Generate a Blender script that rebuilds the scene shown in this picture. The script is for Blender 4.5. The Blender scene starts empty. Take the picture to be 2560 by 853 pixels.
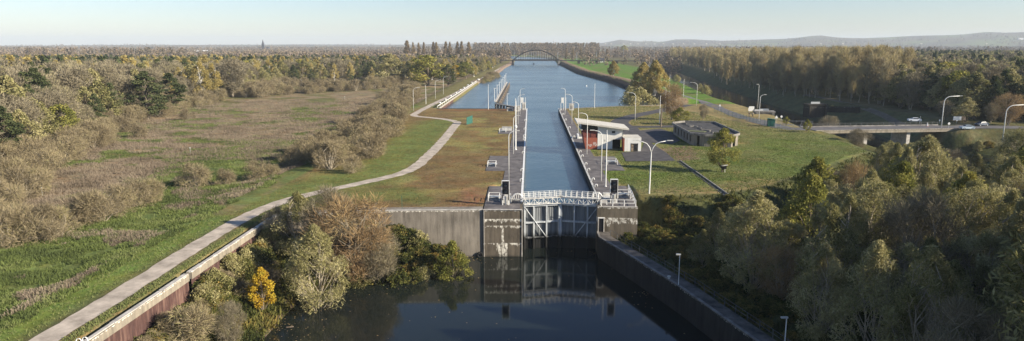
import bpy, math, random
import numpy as np
from math import sin, cos, pi, radians, atan, sqrt, exp
rnd = random.Random(7)
RS = np.random.RandomState(11)
scene = bpy.context.scene
COL = scene.collection

# ------------------------------------------------------------------ camera
F = 1706.7; CAMH = 28.0
PITCH = atan((426.5-112)/F); YAW = atan(46*cos(PITCH)/F)
cam = bpy.data.cameras.new('camera'); cam.lens = 24.0; cam.sensor_width = 36.0
cam.clip_start = 1.0; cam.clip_end = 40000
camo = bpy.data.objects.new('camera', cam); COL.objects.link(camo)
camo.location = (0, 0, CAMH); camo.rotation_euler = (pi/2-PITCH, 0, YAW)
scene.camera = camo
# ------------------------------------------------------------------ sky and sun
SUN_EL = radians(22.5); SX, SY = 0.949, -0.316         # horizontal direction TOWARDS the sun
w = bpy.data.worlds.new('World'); scene.world = w; w.use_nodes = True
nt = w.node_tree; nt.nodes.clear()
sky = nt.nodes.new('ShaderNodeTexSky'); sky.sky_type = 'NISHITA'; sky.sun_disc = False
sky.sun_elevation = SUN_EL; sky.sun_rotation = math.atan2(SX, SY)
sky.air_density = 1.0; sky.dust_density = 0.25; sky.ozone_density = 3.0; sky.altitude = 50
bg = nt.nodes.new('ShaderNodeBackground'); bg.inputs['Strength'].default_value = 0.07
out = nt.nodes.new('ShaderNodeOutputWorld')
tint = nt.nodes.new('ShaderNodeMix'); tint.data_type = 'RGBA'; tint.blend_type = 'MULTIPLY'; tint.inputs[0].default_value = 1.0; tint.inputs[7].default_value = (0.975, 0.965, 1.07, 1)
nt.links.new(sky.outputs[0], tint.inputs[6]); nt.links.new(tint.outputs[2], bg.inputs[0]); nt.links.new(bg.outputs[0], out.inputs[0])
sun = bpy.data.lights.new('sun', 'SUN'); sun.energy = 5.0; sun.angle = radians(0.5); sun.color = (1.0, 0.90, 0.74)
suno = bpy.data.objects.new('sun', sun); COL.objects.link(suno)
from mathutils import Vector
sd = Vector((SX*cos(SUN_EL), SY*cos(SUN_EL), sin(SUN_EL)))
suno.rotation_euler = sd.to_track_quat('Z', 'Y').to_euler(); suno.location = (100, -40, 90)
vs = scene.view_settings
scene.display_settings.display_device = 'sRGB'
vs.view_transform = 'Standard'; vs.look = 'None'; vs.exposure = 1.02; vs.gamma = 1.0; vs.use_curve_mapping = False
scene.cycles.max_bounces = 6; scene.cycles.diffuse_bounces = 2; scene.cycles.glossy_bounces = 3
scene.cycles.transmission_bounces = 3; scene.cycles.volume_bounces = 0; scene.cycles.transparent_max_bounces = 8
scene.cycles.use_denoising = True

# ------------------------------------------------------------------ survey helper: where on a level z the photo's point lies
_f = np.array((-sin(YAW)*cos(PITCH), cos(YAW)*cos(PITCH), -sin(PITCH)))
_r = np.array((cos(YAW), sin(YAW), 0.0)); _u = np.array((-sin(YAW)*sin(PITCH), cos(YAW)*sin(PITCH), cos(PITCH)))
def P(u, v, z=0.0):
    d = _f + (u-1280)/F*_r - (v-426.5)/F*_u
    t = (z-CAMH)/d[2]
    return (float(d[0]*t), float(d[1]*t))
def proj(x, y, z):
    q = np.array((x, y, z-CAMH)); dz = q @ _f
    return 1280+F*(q@_r)/dz, 426.5-F*(q@_u)/dz
def HT(x, y, vtop, z0=0.0):
    """height above z0 of something at x,y whose top is at row vtop"""
    lo, hi = z0, z0+250
    for _ in range(40):
        m = (lo+hi)/2
        if proj(x, y, m)[1] > vtop: lo = m
        else: hi = m
    return lo-z0

# ------------------------------------------------------------------ materials
def newmat(name):
    m = bpy.data.materials.new(name); m.use_nodes = True; t = m.node_tree
    b = t.nodes['Principled BSDF']; return m, t, b
def N(t, typ, **kw):
    n = t.nodes.new('ShaderNode'+typ)
    for k, v in kw.items(): setattr(n, k, v)
    return n
def mth(t, op, a, b=None, c=None, clamp=False):
    n = N(t, 'Math', operation=op); n.use_clamp = clamp
    for i, x in enumerate((a, b, c)):
        if x is None: continue
        if isinstance(x, (int, float)): n.inputs[i].default_value = x
        else: t.links.new(x, n.inputs[i])
    return n.outputs[0]
def noise(t, vec, scale, detail=4, rough=0.55):
    n = N(t, 'TexNoise'); n.inputs['Scale'].default_value = scale; n.inputs['Detail'].default_value = detail
    n.inputs['Roughness'].default_value = rough
    if vec is not None: t.links.new(vec, n.inputs['Vector'])
    return n.outputs['Fac']
def mapping(t, vec, s):
    n = N(t, 'Mapping'); n.inputs['Scale'].default_value = s; t.links.new(vec, n.inputs['Vector']); return n.outputs[0]
def mix(t, fac, a, b, blend='MIX'):
    n = N(t, 'Mix', data_type='RGBA', blend_type=blend)
    for i, x in ((0, fac), (6, a), (7, b)):
        if isinstance(x, (int, float)): n.inputs[i].default_value = x
        elif isinstance(x, tuple): n.inputs[i].default_value = (*x, 1)[:4]
        else: t.links.new(x, n.inputs[i])
    return n.outputs[2]
def ramp(t, fac, stops):
    n = N(t, 'ValToRGB'); e = n.color_ramp.elements
    while len(e) < len(stops): e.new(0.5)
    for i, (p, c) in enumerate(stops): e[i].position = p; e[i].color = (*c, 1)
    t.links.new(fac, n.inputs[0]); return n.outputs[0]
def pos(t): return N(t, 'NewGeometry').outputs['Position']
def simple(name, c, rough=0.7, var=0.2, scale=2.0, metal=0.0, bump=0.0, c2=None, spec=0.3):
    m, t, b = newmat(name)
    p = pos(t); n = noise(t, p, scale, 5, 0.65)
    n2 = mth(t, 'MULTIPLY_ADD', n, 2.6, -0.8, clamp=True)
    lo = tuple(x*(1-var) for x in c); hi = c2 if c2 else tuple(min(1, x*(1+var)) for x in c)
    t.links.new(mix(t, n2, lo, hi), b.inputs['Base Color'])
    b.inputs['Roughness'].default_value = rough; b.inputs['Metallic'].default_value = metal
    b.inputs['Specular IOR Level'].default_value = spec
    if bump:
        bn = N(t, 'Bump'); bn.inputs['Strength'].default_value = bump; bn.inputs['Distance'].default_value = 0.1
        t.links.new(n, bn.inputs['Height']); t.links.new(bn.outputs[0], b.inputs['Normal'])
    return m
M = {}
M['white'] = simple('white_paint', (0.74, 0.73, 0.68), 0.5, 0.12, 1.5, c2=(0.82, 0.81, 0.77))
M['offwhite'] = simple('weathered_white_paint', (0.5, 0.49, 0.45), 0.6, 0.3, 1.2, c2=(0.68, 0.66, 0.6))
M['galv'] = simple('galvanised_steel', (0.38, 0.4, 0.41), 0.5, 0.15, 2, metal=0.3)
M['darkgalv'] = simple('dull_grey_steel', (0.11, 0.11, 0.105), 0.7, 0.3, 2)
M['walk'] = simple('dirty_quay_paving', (0.06, 0.053, 0.046), 0.9, 0.4, 0.6, c2=(0.17, 0.15, 0.13), bump=0.2)
M['glass'] = simple('dark_glass', (0.02, 0.025, 0.03), 0.12, 0.1, 2, spec=0.5)
M['black'] = simple('black_paint', (0.012, 0.012, 0.015), 0.45, 0.2, 2)
M['lens'] = simple('lamp_lens', (0.06, 0.065, 0.07), 0.15, 0.2, 2, spec=0.6)
M['asphalt'] = simple('asphalt', (0.055, 0.05, 0.052), 0.9, 0.3, 0.5, c2=(0.10, 0.092, 0.09), bump=0.2)
M['road'] = simple('road_asphalt', (0.10, 0.095, 0.095), 0.85, 0.2, 0.4, c2=(0.16, 0.15, 0.15))
M['path'] = simple('pale_concrete_path', (0.46, 0.385, 0.305), 0.85, 0.42, 0.45, c2=(0.60, 0.51, 0.41), bump=0.1)
M['paving'] = simple('dark_paving', (0.095, 0.085, 0.082), 0.85, 0.35, 0.45, c2=(0.2, 0.18, 0.17), bump=0.2)
M['pale_conc'] = simple('pale_concrete', (0.42, 0.39, 0.34), 0.85, 0.3, 1.2, c2=(0.6, 0.56, 0.5), bump=0.1)
M['grey_conc'] = simple('grey_concrete', (0.17, 0.155, 0.14), 0.85, 0.4, 0.7, c2=(0.30, 0.28, 0.25), bump=0.2)
M['rust'] = simple('rusty_sheet_piling', (0.07, 0.03, 0.028), 0.85, 0.4, 1.0, c2=(0.16, 0.07, 0.055), bump=0.2)
M['brick'] = simple('red_brick', (0.30, 0.085, 0.05), 0.85, 0.2, 3, c2=(0.36, 0.11, 0.07), bump=0.1)

M['roofgrey'] = simple('pale_roof_sheet', (0.50, 0.47, 0.41), 0.7, 0.1, 1.0, c2=(0.58, 0.55, 0.48))
M['roofdark'] = simple('dark_roof_felt', (0.035, 0.033, 0.033), 0.9, 0.4, 0.6, c2=(0.10, 0.095, 0.09))
M['green'] = simple('green_mesh_paint', (0.02, 0.11, 0.08), 0.6, 0.2, 2)
M['green_dark'] = simple('green_shed_sheet', (0.015, 0.10, 0.075), 0.6, 0.2, 2)
M['wood'] = simple('weathered_timber', (0.14, 0.10, 0.07), 0.9, 0.4, 2, c2=(0.32, 0.25, 0.18))
M['steel_dark'] = simple('dark_bridge_steel', (0.035, 0.03, 0.028), 0.7, 0.3, 0.5)
M['tyre'] = simple('tyre_rubber', (0.02, 0.02, 0.02), 0.9, 0.1)
M['carwhite'] = simple('white_car_paint', (0.78, 0.79, 0.8), 0.25, 0.03, 1, spec=0.6)
M['carblue'] = simple('pale_blue_car_paint', (0.40, 0.47, 0.53), 0.25, 0.05, 1, spec=0.6)
M['cardark'] = simple('dark_blue_car_paint', (0.03, 0.045, 0.075), 0.25, 0.05, 1, spec=0.6)
M['red'] = simple('red_paint', (0.4, 0.03, 0.02), 0.5, 0.1, 1)
M['skin'] = simple('skin', (0.45, 0.27, 0.2), 0.6, 0.1, 2)
M['cloth_dark'] = simple('dark_clothing', (0.02, 0.02, 0.025), 0.9, 0.2, 3)
M['cloth_blue'] = simple('grey_blue_trousers', (0.07, 0.08, 0.11), 0.9, 0.2, 3)
M['cloth_tan'] = simple('beige_jacket', (0.45, 0.38, 0.28), 0.9, 0.2, 3)
M['hair'] = simple('hair', (0.03, 0.02, 0.015), 0.8, 0.2, 3)
M['slate'] = simple('slate_roof', (0.05, 0.05, 0.06), 0.7, 0.2, 1)
M['tile'] = simple('red_tile_roof', (0.22, 0.07, 0.04), 0.8, 0.2, 1)
M['riprap'] = simple('dark_stone_pitching', (0.03, 0.028, 0.027), 0.9, 0.4, 1.5, c2=(0.075, 0.07, 0.065), bump=0.5)
M['bark'] = simple('brown_grey_bark', (0.12, 0.095, 0.07), 0.9, 0.3, 3, c2=(0.22, 0.18, 0.13))
M['palebark'] = simple('pale_bark', (0.26, 0.22, 0.155), 0.9, 0.25, 3, c2=(0.42, 0.36, 0.27))
M['birchbark'] = simple('white_birch_bark', (0.55, 0.52, 0.46), 0.8, 0.3, 2, c2=(0.7, 0.67, 0.6))
M['litter'] = simple('pale_litter', (0.5, 0.48, 0.45), 0.7, 0.4, 3)

def wall_mat(name, base, dark, stain_bands, blotch=None, cap=True, stain_amt=1.0):
    """old board-marked concrete: vertical run marks, lime bands that drip from construction joints"""
    m, t, b = newmat(name)
    p = pos(t); sep = N(t, 'SeparateXYZ'); t.links.new(p, sep.inputs[0])
    hx = mth(t, 'ADD', sep.outputs[0], mth(t, 'MULTIPLY', sep.outputs[1], 0.6)); z = sep.outputs[2]
    n1 = noise(t, mapping(t, p, (0.9, 0.9, 0.10)), 1.3, 6, 0.7)
    n2 = noise(t, p, 0.35, 4)
    f = mth(t, 'MULTIPLY_ADD', mth(t, 'ADD', mth(t, 'MULTIPLY', n1, 0.65), mth(t, 'MULTIPLY', n2, 0.35)), 4.2, -1.55, clamp=True)
    col = mix(t, f, dark, base)
    fine = noise(t, p, 5, 5, 0.7)
    col = mix(t, mth(t, 'MULTIPLY', fine, 0.35), col, tuple(x*1.5 for x in base))
    dn = noise(t, mapping(t, p, (2.2, 2.2, 0.05)), 1.6, 3, 0.6)
    patch = noise(t, mapping(t, p, (0.6, 0.6, 0.02)), 1.0, 2)
    tot = None
    for zb, L, th in stain_bands:
        tt = mth(t, 'SUBTRACT', zb, z)
        ln = mth(t, 'MULTIPLY', mth(t, 'MAXIMUM', mth(t, 'SUBTRACT', mth(t, 'ADD', mth(t, 'MULTIPLY', dn, 0.75), mth(t, 'MULTIPLY', patch, 0.45)), th), 0.0), L)
        mm = mth(t, 'MULTIPLY', mth(t, 'GREATER_THAN', tt, 0.0), mth(t, 'LESS_THAN', tt, ln))
        tot = mm if tot is None else mth(t, 'MAXIMUM', tot, mm)
    if blotch:
        for x0, w0, w1, zt, zb in blotch:
            k = mth(t, 'DIVIDE', mth(t, 'SUBTRACT', zt, z), zt-zb, clamp=False)
            hw = mth(t, 'MULTIPLY_ADD', k, w1-w0, w0)
            hw = mth(t, 'MULTIPLY', hw, mth(t, 'MULTIPLY_ADD', mth(t, 'ADD', mth(t, 'MULTIPLY', dn, 0.5), mth(t, 'MULTIPLY', noise(t, mapping(t, p, (1, 1, 0.35)), 1.6, 5, 0.7), 0.5)), 3.6, -0.9))
            dx = mth(t, 'ABSOLUTE', mth(t, 'SUBTRACT', sep.outputs[0], x0))
            mm = mth(t, 'MULTIPLY', mth(t, 'LESS_THAN', dx, hw), mth(t, 'MULTIPLY', mth(t, 'GREATER_THAN', k, 0.0), mth(t, 'LESS_THAN', k, 1.0)))
            tot = mm if tot is None else mth(t, 'MAXIMUM', tot, mm)
    if tot is not None:
        br = noise(t, mapping(t, p, (1, 1, 0.6)), 1.9, 5, 0.75)
        tot = mth(t, 'MULTIPLY', tot, mth(t, 'MULTIPLY_ADD', br, 6.0, -2.5, clamp=True))
        col = mix(t, mth(t, 'MULTIPLY', tot, stain_amt), col, (0.78, 0.74, 0.64))
    # wet algae line close to the water
    wet = mth(t, 'MULTIPLY_ADD', mth(t, 'ADD', z, mth(t, 'MULTIPLY', n2, 0.6)), -2.0, -15.2, clamp=True)
    col = mix(t, mth(t, 'MULTIPLY', wet, 0.8), col, (0.02, 0.02, 0.016))
    t.links.new(col, b.inputs['Base Color']); b.inputs['Roughness'].default_value = 0.9
    b.inputs['Specular IOR Level'].default_value = 0.2
    bn = N(t, 'Bump'); bn.inputs['Strength'].default_value = 0.5; bn.inputs['Distance'].default_value = 0.08
    t.links.new(n1, bn.inputs['Height']); t.links.new(bn.outputs[0], b.inputs['Normal'])
    return m
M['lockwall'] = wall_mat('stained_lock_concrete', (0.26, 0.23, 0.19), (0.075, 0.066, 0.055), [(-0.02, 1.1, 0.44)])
M['pierwall'] = wall_mat('lime_streaked_concrete', (0.15, 0.125, 0.095), (0.03, 0.026, 0.02),
                         [(-0.02, 1.6, 0.52), (-1.55, 2.6, 0.42), (-2.75, 1.8, 0.44), (-5.85, 2.2, 0.50)], [(-4.6, 0.12, 0.30, -2.8, -6.2), (-4.6, 1.1, 0.8, -5.9, -8.4)])
M['pierwall2'] = wall_mat('flaking_pier_concrete', (0.16, 0.135, 0.10), (0.03, 0.026, 0.02),
                          [(-0.02, 1.2, 0.50), (-1.9, 3.8, 0.38)])
M['darkwall'] = wall_mat('dark_shaded_concrete', (0.04, 0.036, 0.03), (0.010, 0.009, 0.008), [(-4.6, 0.9, 0.55), (-0.05, 0.8, 0.55)], stain_amt=0.5)  # dark base: shade on the unlit walls is put into the colour

M['render'] = wall_mat('weathered_white_render', (0.70, 0.69, 0.65), (0.50, 0.49, 0.45), [])
M['beam'] = wall_mat('stained_beam_concrete', (0.30, 0.26, 0.20), (0.10, 0.088, 0.07), [(0.2, 0.8, 0.5)])
def gate_mat(k=1.0):
    m, t, b = newmat('faded_gate_steel')
    p = pos(t); sep = N(t, 'SeparateXYZ'); t.links.new(p, sep.inputs[0])
    n1 = noise(t, mapping(t, p, (1.5, 1.5, 0.15)), 1.5, 6, 0.7)
    col = ramp(t, n1, [(0.3, (0.22*k, 0.24*k, 0.25*k)), (0.5, (0.42*k, 0.45*k, 0.47*k)), (0.7, (0.62*k, 0.63*k, 0.63*k))])
    wet = mth(t, 'MULTIPLY_ADD', mth(t, 'ADD', sep.outputs[2], mth(t, 'MULTIPLY', n1, 1.6)), -0.9, -3.9, clamp=True)
    col = mix(t, wet, col, (0.007, 0.007, 0.006))
    t.links.new(col, b.inputs['Base Color']); b.inputs['Roughness'].default_value = 0.7; return m
M['gate'] = gate_mat(); M['gateskin_shaded'] = gate_mat(0.42)  # skin plates get a darkened copy: shade between the uprights put into colour

def sheetpile_mat():
    m, t, b = newmat('rust_stained_sheet_piles')
    p = pos(t); n1 = noise(t, mapping(t, p, (1.2, 1.2, 0.12)), 1.6, 6, 0.7)
    col = ramp(t, n1, [(0.3, (0.028, 0.015, 0.013)), (0.5, (0.075, 0.036, 0.03)), (0.72, (0.20, 0.12, 0.09))])
    t.links.new(col, b.inputs['Base Color']); b.inputs['Roughness'].default_value = 0.9; return m
M['pile'] = sheetpile_mat()

def water_mat(name, col, rough, s1, st, dist):
    m, t, b = newmat(name)
    p = pos(t)
    a = noise(t, mapping(t, p, (1, 0.55, 1)), s1, 6, 0.62); c = noise(t, p, s1*0.12, 3)
    h = mth(t, 'ADD', a, mth(t, 'MULTIPLY', c, 1.5))
    bn = N(t, 'Bump'); bn.inputs['Strength'].default_value = st; bn.inputs['Distance'].default_value = dist
    t.links.new(h, bn.inputs['Height']); t.links.new(bn.outputs[0], b.inputs['Normal'])
    calm = noise(t, mapping(t, p, (0.5, 1.0, 1)), 0.03, 4, 0.6)
    t.links.new(mth(t, 'MULTIPLY_ADD', calm, 0.25, rough-0.08), b.inputs['Roughness'])
    b.inputs['Base Color'].default_value = (*col, 1); b.inputs['IOR'].default_value = 1.333
    b.inputs['Specular IOR Level'].default_value = 0.5
    return m
M['upwater'] = water_mat('rippled_canal_water', (0.038, 0.078, 0.105), 0.15, 1.1, 0.5, 0.25)
M['lowwater'] = water_mat('still_dark_water', (0.011, 0.015, 0.013), 0.03, 0.5, 0.05, 0.10)

def ground_mat():
    m, t, b = newmat('ground_cover')
    p = pos(t); at = N(t, 'Attribute', attribute_name='zone')
    a = noise(t, p, 0.12, 6, 0.7); c = noise(t, p, 0.9, 6, 0.75); d = noise(t, p, 0.02, 4)
    v = mth(t, 'ADD', mth(t, 'ADD', mth(t, 'MULTIPLY', a, 1.5), mth(t, 'MULTIPLY', c, 1.6)), -0.55)
    col = mix(t, 1.0, at.outputs['Color'], N(t, 'CombineColor').outputs[0], 'MIX')
    vm = N(t, 'VectorMath', operation='SCALE'); t.links.new(at.outputs['Color'], vm.inputs[0]); t.links.new(v, vm.inputs['Scale'])
    hue = mth(t, 'MULTIPLY_ADD', noise(t, p, 0.25, 5, 0.7), 3.0, -1.2, clamp=True)
    warm = N(t, 'VectorMath', operation='MULTIPLY'); t.links.new(vm.outputs[0], warm.inputs[0]); warm.inputs[1].default_value = (1.25, 0.92, 0.8)
    col = mix(t, hue, vm.outputs[0], warm.outputs[0])
    t.links.new(col, b.inputs['Base Color']); b.inputs['Roughness'].default_value = 0.95; b.inputs['Specular IOR Level'].default_value = 0.05
    bn = N(t, 'Bump'); bn.inputs['Strength'].default_value = 0.7; bn.inputs['Distance'].default_value = 0.35
    t.links.new(mth(t, 'ADD', c, a), bn.inputs['Height']); t.links.new(bn.outputs[0], b.inputs['Normal'])
    return m
M['ground'] = ground_mat()

def leaf_mat(name, stops, transl=0.3, rnd_amt=0.45):
    m, t, b = newmat(name)
    at = N(t, 'Attribute', attribute_name='tint'); oi = N(t, 'ObjectInfo')
    k = mth(t, 'ADD', at.outputs['Fac'], mth(t, 'MULTIPLY_ADD', oi.outputs['Random'], rnd_amt, -rnd_amt/2), clamp=True)
    n = len(stops); col = ramp(t, k, [(i/(n-1), c) for i, c in enumerate(stops)])
    t.nodes.remove(b)
    df = N(t, 'BsdfDiffuse'); tr = N(t, 'BsdfTranslucent'); ms = N(t, 'MixShader'); ms.inputs[0].default_value = transl
    o = t.nodes['Material Output']
    t.links.new(col, df.inputs[0]); t.links.new(col, tr.inputs[0]); t.links.new(df.outputs[0], ms.inputs[1]); t.links.new(tr.outputs[0], ms.inputs[2])
    t.links.new(ms.outputs[0], o.inputs[0]); return m
M['lf_willow'] = leaf_mat('olive_grey_willow_leaves', [(0.11, 0.112, 0.042), (0.24, 0.225, 0.09), (0.36, 0.325, 0.15), (0.50, 0.44, 0.23)])
M['lf_bare'] = leaf_mat('bare_tan_twigs', [(0.13, 0.115, 0.075), (0.205, 0.175, 0.115), (0.27, 0.23, 0.16), (0.27, 0.24, 0.13)], 0.1)
M['lf_poplar'] = leaf_mat('olive_tan_poplar_twigs', [(0.22, 0.18, 0.105), (0.34, 0.28, 0.16), (0.44, 0.37, 0.21), (0.38, 0.33, 0.14)], 0.15)
M['lf_ever'] = leaf_mat('dark_green_needles', [(0.04, 0.052, 0.024), (0.07, 0.085, 0.036), (0.10, 0.115, 0.05), (0.15, 0.15, 0.07)], 0.15)
M['lf_gold'] = leaf_mat('golden_birch_leaves', [(0.22, 0.18, 0.06), (0.36, 0.285, 0.10), (0.46, 0.36, 0.13), (0.40, 0.35, 0.15)], 0.3)
M['lf_yellow'] = leaf_mat('bright_yellow_leaves', [(0.28, 0.17, 0.03), (0.46, 0.30, 0.035), (0.58, 0.42, 0.05), (0.42, 0.38, 0.07)], 0.3, 0.1)
M['lf_green'] = leaf_mat('yellow_green_leaves', [(0.11, 0.12, 0.03), (0.22, 0.22, 0.055), (0.32, 0.30, 0.08), (0.42, 0.34, 0.09)], 0.3)
M['lf_shrub'] = leaf_mat('tan_shrub_twigs', [(0.16, 0.13, 0.08), (0.24, 0.195, 0.12), (0.32, 0.26, 0.155), (0.24, 0.22, 0.10)], 0.12)
M['lf_bramble'] = leaf_mat('mixed_bramble_leaves', [(0.04, 0.05, 0.02), (0.09, 0.10, 0.03), (0.18, 0.16, 0.05), (0.30, 0.20, 0.06)], 0.25)
M['lf_rust'] = leaf_mat('rust_orange_twigs', [(0.19, 0.125, 0.07), (0.28, 0.19, 0.10), (0.35, 0.245, 0.125), (0.40, 0.30, 0.13)], 0.2)
M['lf_lomb'] = leaf_mat('brown_poplar_twigs', [(0.15, 0.11, 0.07), (0.23, 0.17, 0.105), (0.30, 0.22, 0.13), (0.34, 0.27, 0.13)], 0.2)
M['lf_herb'] = leaf_mat('green_herbs', [(0.10, 0.125, 0.045), (0.16, 0.20, 0.06), (0.23, 0.25, 0.10), (0.31, 0.29, 0.16)], 0.25)
M['lf_reed'] = leaf_mat('dry_brown_reeds', [(0.15, 0.12, 0.085), (0.225, 0.178, 0.13), (0.29, 0.235, 0.17), (0.19, 0.19, 0.08)], 0.15)
M['lf_far'] = leaf_mat('far_wood_foliage', [(0.07, 0.075, 0.05), (0.16, 0.14, 0.095), (0.26, 0.205, 0.15), (0.24, 0.185, 0.145), (0.32, 0.25, 0.13)], 0.1)
M['lf_grass'] = leaf_mat('lawn_grass_blades', [(0.085, 0.115, 0.03), (0.155, 0.19, 0.06), (0.225, 0.225, 0.10)], 0.2)

# ------------------------------------------------------------------ mesh building
class MB:
    def __init__(s): s.v = []; s.f = []; s.m = []
    def poly(s, pts, mi=0):
        o = len(s.v); s.v += [tuple(p) for p in pts]; s.f.append(tuple(range(o, o+len(pts)))); s.m.append(mi)
    def box(s, c, d, rz=0.0, mi=0, tilt=None):
        x, y, z = c; a, b, h = d[0]/2, d[1]/2, d[2]/2; o = len(s.v); cz, sz = cos(rz), sin(rz)
        for k in (-h, h):
            for i, j in ((-a, -b), (a, -b), (a, b), (-a, b)):
                kk = k
                if tilt: kk = k + i*tilt
                s.v.append((x+i*cz-j*sz, y+i*sz+j*cz, z+kk))
        for q in ((3, 2, 1, 0), (4, 5, 6, 7), (0, 1, 5, 4), (1, 2, 6, 5), (2, 3, 7, 6), (3, 0, 4, 7)):
            s.f.append(tuple(o+i for i in q)); s.m.append(mi)
        return s
    def prism(s, pts, z0, z1, mi=0, mt=None):
        n = len(pts); o = len(s.v)
        a = sum(pts[i][0]*pts[(i+1) % n][1]-pts[(i+1) % n][0]*pts[i][1] for i in range(n))
        if a < 0: pts = list(reversed(pts))
        s.v += [(p[0], p[1], z0) for p in pts]+[(p[0], p[1], z1) for p in pts]
        s.f.append(tuple(o+i for i in reversed(range(n)))); s.m.append(mi)
        s.f.append(tuple(o+n+i for i in range(n))); s.m.append(mi if mt is None else mt)
        for i in range(n):
            j = (i+1) % n; s.f.append((o+i, o+j, o+n+j, o+n+i)); s.m.append(mi)
        return s
    def tube(s, pts, r, n=6, mi=0, caps=True):
        pts = [Vector(p) for p in pts]; m = len(pts)
        rs = r if isinstance(r, (list, tuple)) else [r]*m
        o = len(s.v); ref = None
        for i, p in enumerate(pts):
            d = (pts[min(i+1, m-1)]-pts[max(i-1, 0)]).normalized()
            if ref is None: ref = Vector((0, 0, 1)) if abs(d.z) < 0.9 else Vector((1, 0, 0))
            a = d.cross(ref)
            if a.length < 1e-4: a = d.cross(Vector((0, 1, 0)))
            a.normalize(); b = d.cross(a).normalized()
            for k in range(n):
                t = 2*pi*k/n; q = p+a*(cos(t)*rs[i])+b*(sin(t)*rs[i]); s.v.append(tuple(q))
        for i in range(m-1):
            for k in range(n):
                k2 = (k+1) % n
                s.f.append((o+i*n+k, o+i*n+k2, o+(i+1)*n+k2, o+(i+1)*n+k)); s.m.append(mi)
        if caps:
            s.f.append(tuple(o+k for k in reversed(range(n)))); s.m.append(mi)
            s.f.append(tuple(o+(m-1)*n+k for k in range(n))); s.m.append(mi)
        return s
    def build(s, name, mats, parent=None, origin=None, smooth=False):
        me = bpy.data.meshes.new(name)
        v = s.v
        if origin is not None: v = [(a-origin[0], b-origin[1], c-origin[2]) for a, b, c in v]
        me.from_pydata(v, [], s.f)
        if not isinstance(mats, (list, tuple)): mats = [mats]
        for m in mats: me.materials.append(m)
        me.polygons.foreach_set('material_index', s.m)
        if smooth: me.polygons.foreach_set('use_smooth', [True]*len(s.f))
        me.update()
        o = bpy.data.objects.new(name, me); COL.objects.link(o)
        if origin is not None: o.location = origin
        if parent is not None: o.parent = parent
        return o
def tag(o, label=None, cat=None, group=None, kind=None):
    if label: o['label'] = label
    if cat: o['category'] = cat
    if group: o['group'] = group
    if kind: o['kind'] = kind
    return o
def empty(name, loc, rz=0.0):
    e = bpy.data.objects.new(name, None); COL.objects.link(e); e.location = loc; e.rotation_euler = (0, 0, rz); e.empty_display_size = 0.5
    return e
def children(o): return [c for c in bpy.data.objects if c.parent == o]
def copytree(src, kids, loc, rz=0.0, sc=None):
    """kids: list of (child, [grandchildren])"""
    r = src.copy(); COL.objects.link(r); r.location = loc; r.rotation_euler = (0, 0, rz)
    if sc: r.scale = sc
    for ch, gg in kids:
        c = ch.copy(); COL.objects.link(c); c.parent = r
        for g in gg:
            d = g.copy(); COL.objects.link(d); d.parent = c
    return r

# ------------------------------------------------------------------ plan of the place (metres, +Y along the canal)
def sdf(poly, X, Y):
    """signed distance, negative inside"""
    poly = np.array(poly, float); n = len(poly)
    d = np.full(X.shape, 1e18); ins = np.zeros(X.shape, bool)
    for i in range(n):
        a = poly[i]; b = poly[(i+1) % n]; e = b-a
        if e@e < 1e-9: continue
        wx = X-a[0]; wy = Y-a[1]
        t = np.clip((wx*e[0]+wy*e[1])/(e@e), 0, 1)
        d = np.minimum(d, (wx-t*e[0])**2+(wy-t*e[1])**2)
        c = ((a[1] <= Y) & (b[1] > Y)) | ((b[1] <= Y) & (a[1] > Y))
        with np.errstate(divide='ignore', invalid='ignore'):
            xi = a[0]+(Y-a[1])*e[0]/(e[1] if e[1] else 1e-9)
        ins ^= c & (X < xi)
    return np.where(ins, -1, 1)*np.sqrt(d)
def dline(line, X, Y):
    line = np.array(line, float); d = np.full(X.shape, 1e18)
    for a, b in zip(line[:-1], line[1:]):
        e = b-a; wx = X-a[0]; wy = Y-a[1]; t = np.clip((wx*e[0]+wy*e[1])/(e@e), 0, 1)
        d = np.minimum(d, (wx-t*e[0])**2+(wy-t*e[1])**2)
    return np.sqrt(d)
def vnoise(X, Y, s, seed=0):
    """fractal value noise, about -1..1"""
    X = np.asarray(X, float); Y = np.asarray(Y, float); out = np.zeros(X.shape); amp = 1.0; sc = s*0.5
    for o in range(3):
        tab = np.random.RandomState(seed*7+o).uniform(-1, 1, (256, 256)); ang = 0.7+o*1.1+seed
        x = (X*cos(ang)+Y*sin(ang))/sc; y = (Y*cos(ang)-X*sin(ang))/sc; i = np.floor(x).astype(int); j = np.floor(y).astype(int); fx = x-i; fy = y-j
        fx = fx*fx*(3-2*fx); fy = fy*fy*(3-2*fy); g_ = lambda a, b_: tab[(i+a) % 256, (j+b_) % 256]
        out = out+amp*((g_(0, 0)*(1-fx)+g_(1, 0)*fx)*(1-fy)+(g_(0, 1)*(1-fx)+g_(1, 1)*fx)*fy); amp *= 0.5; sc *= 0.5
    return out
SS = lambda a, b, x: (lambda t: t*t*(3-2*t))(np.clip((x-a)/(b-a), 0, 1))

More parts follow.
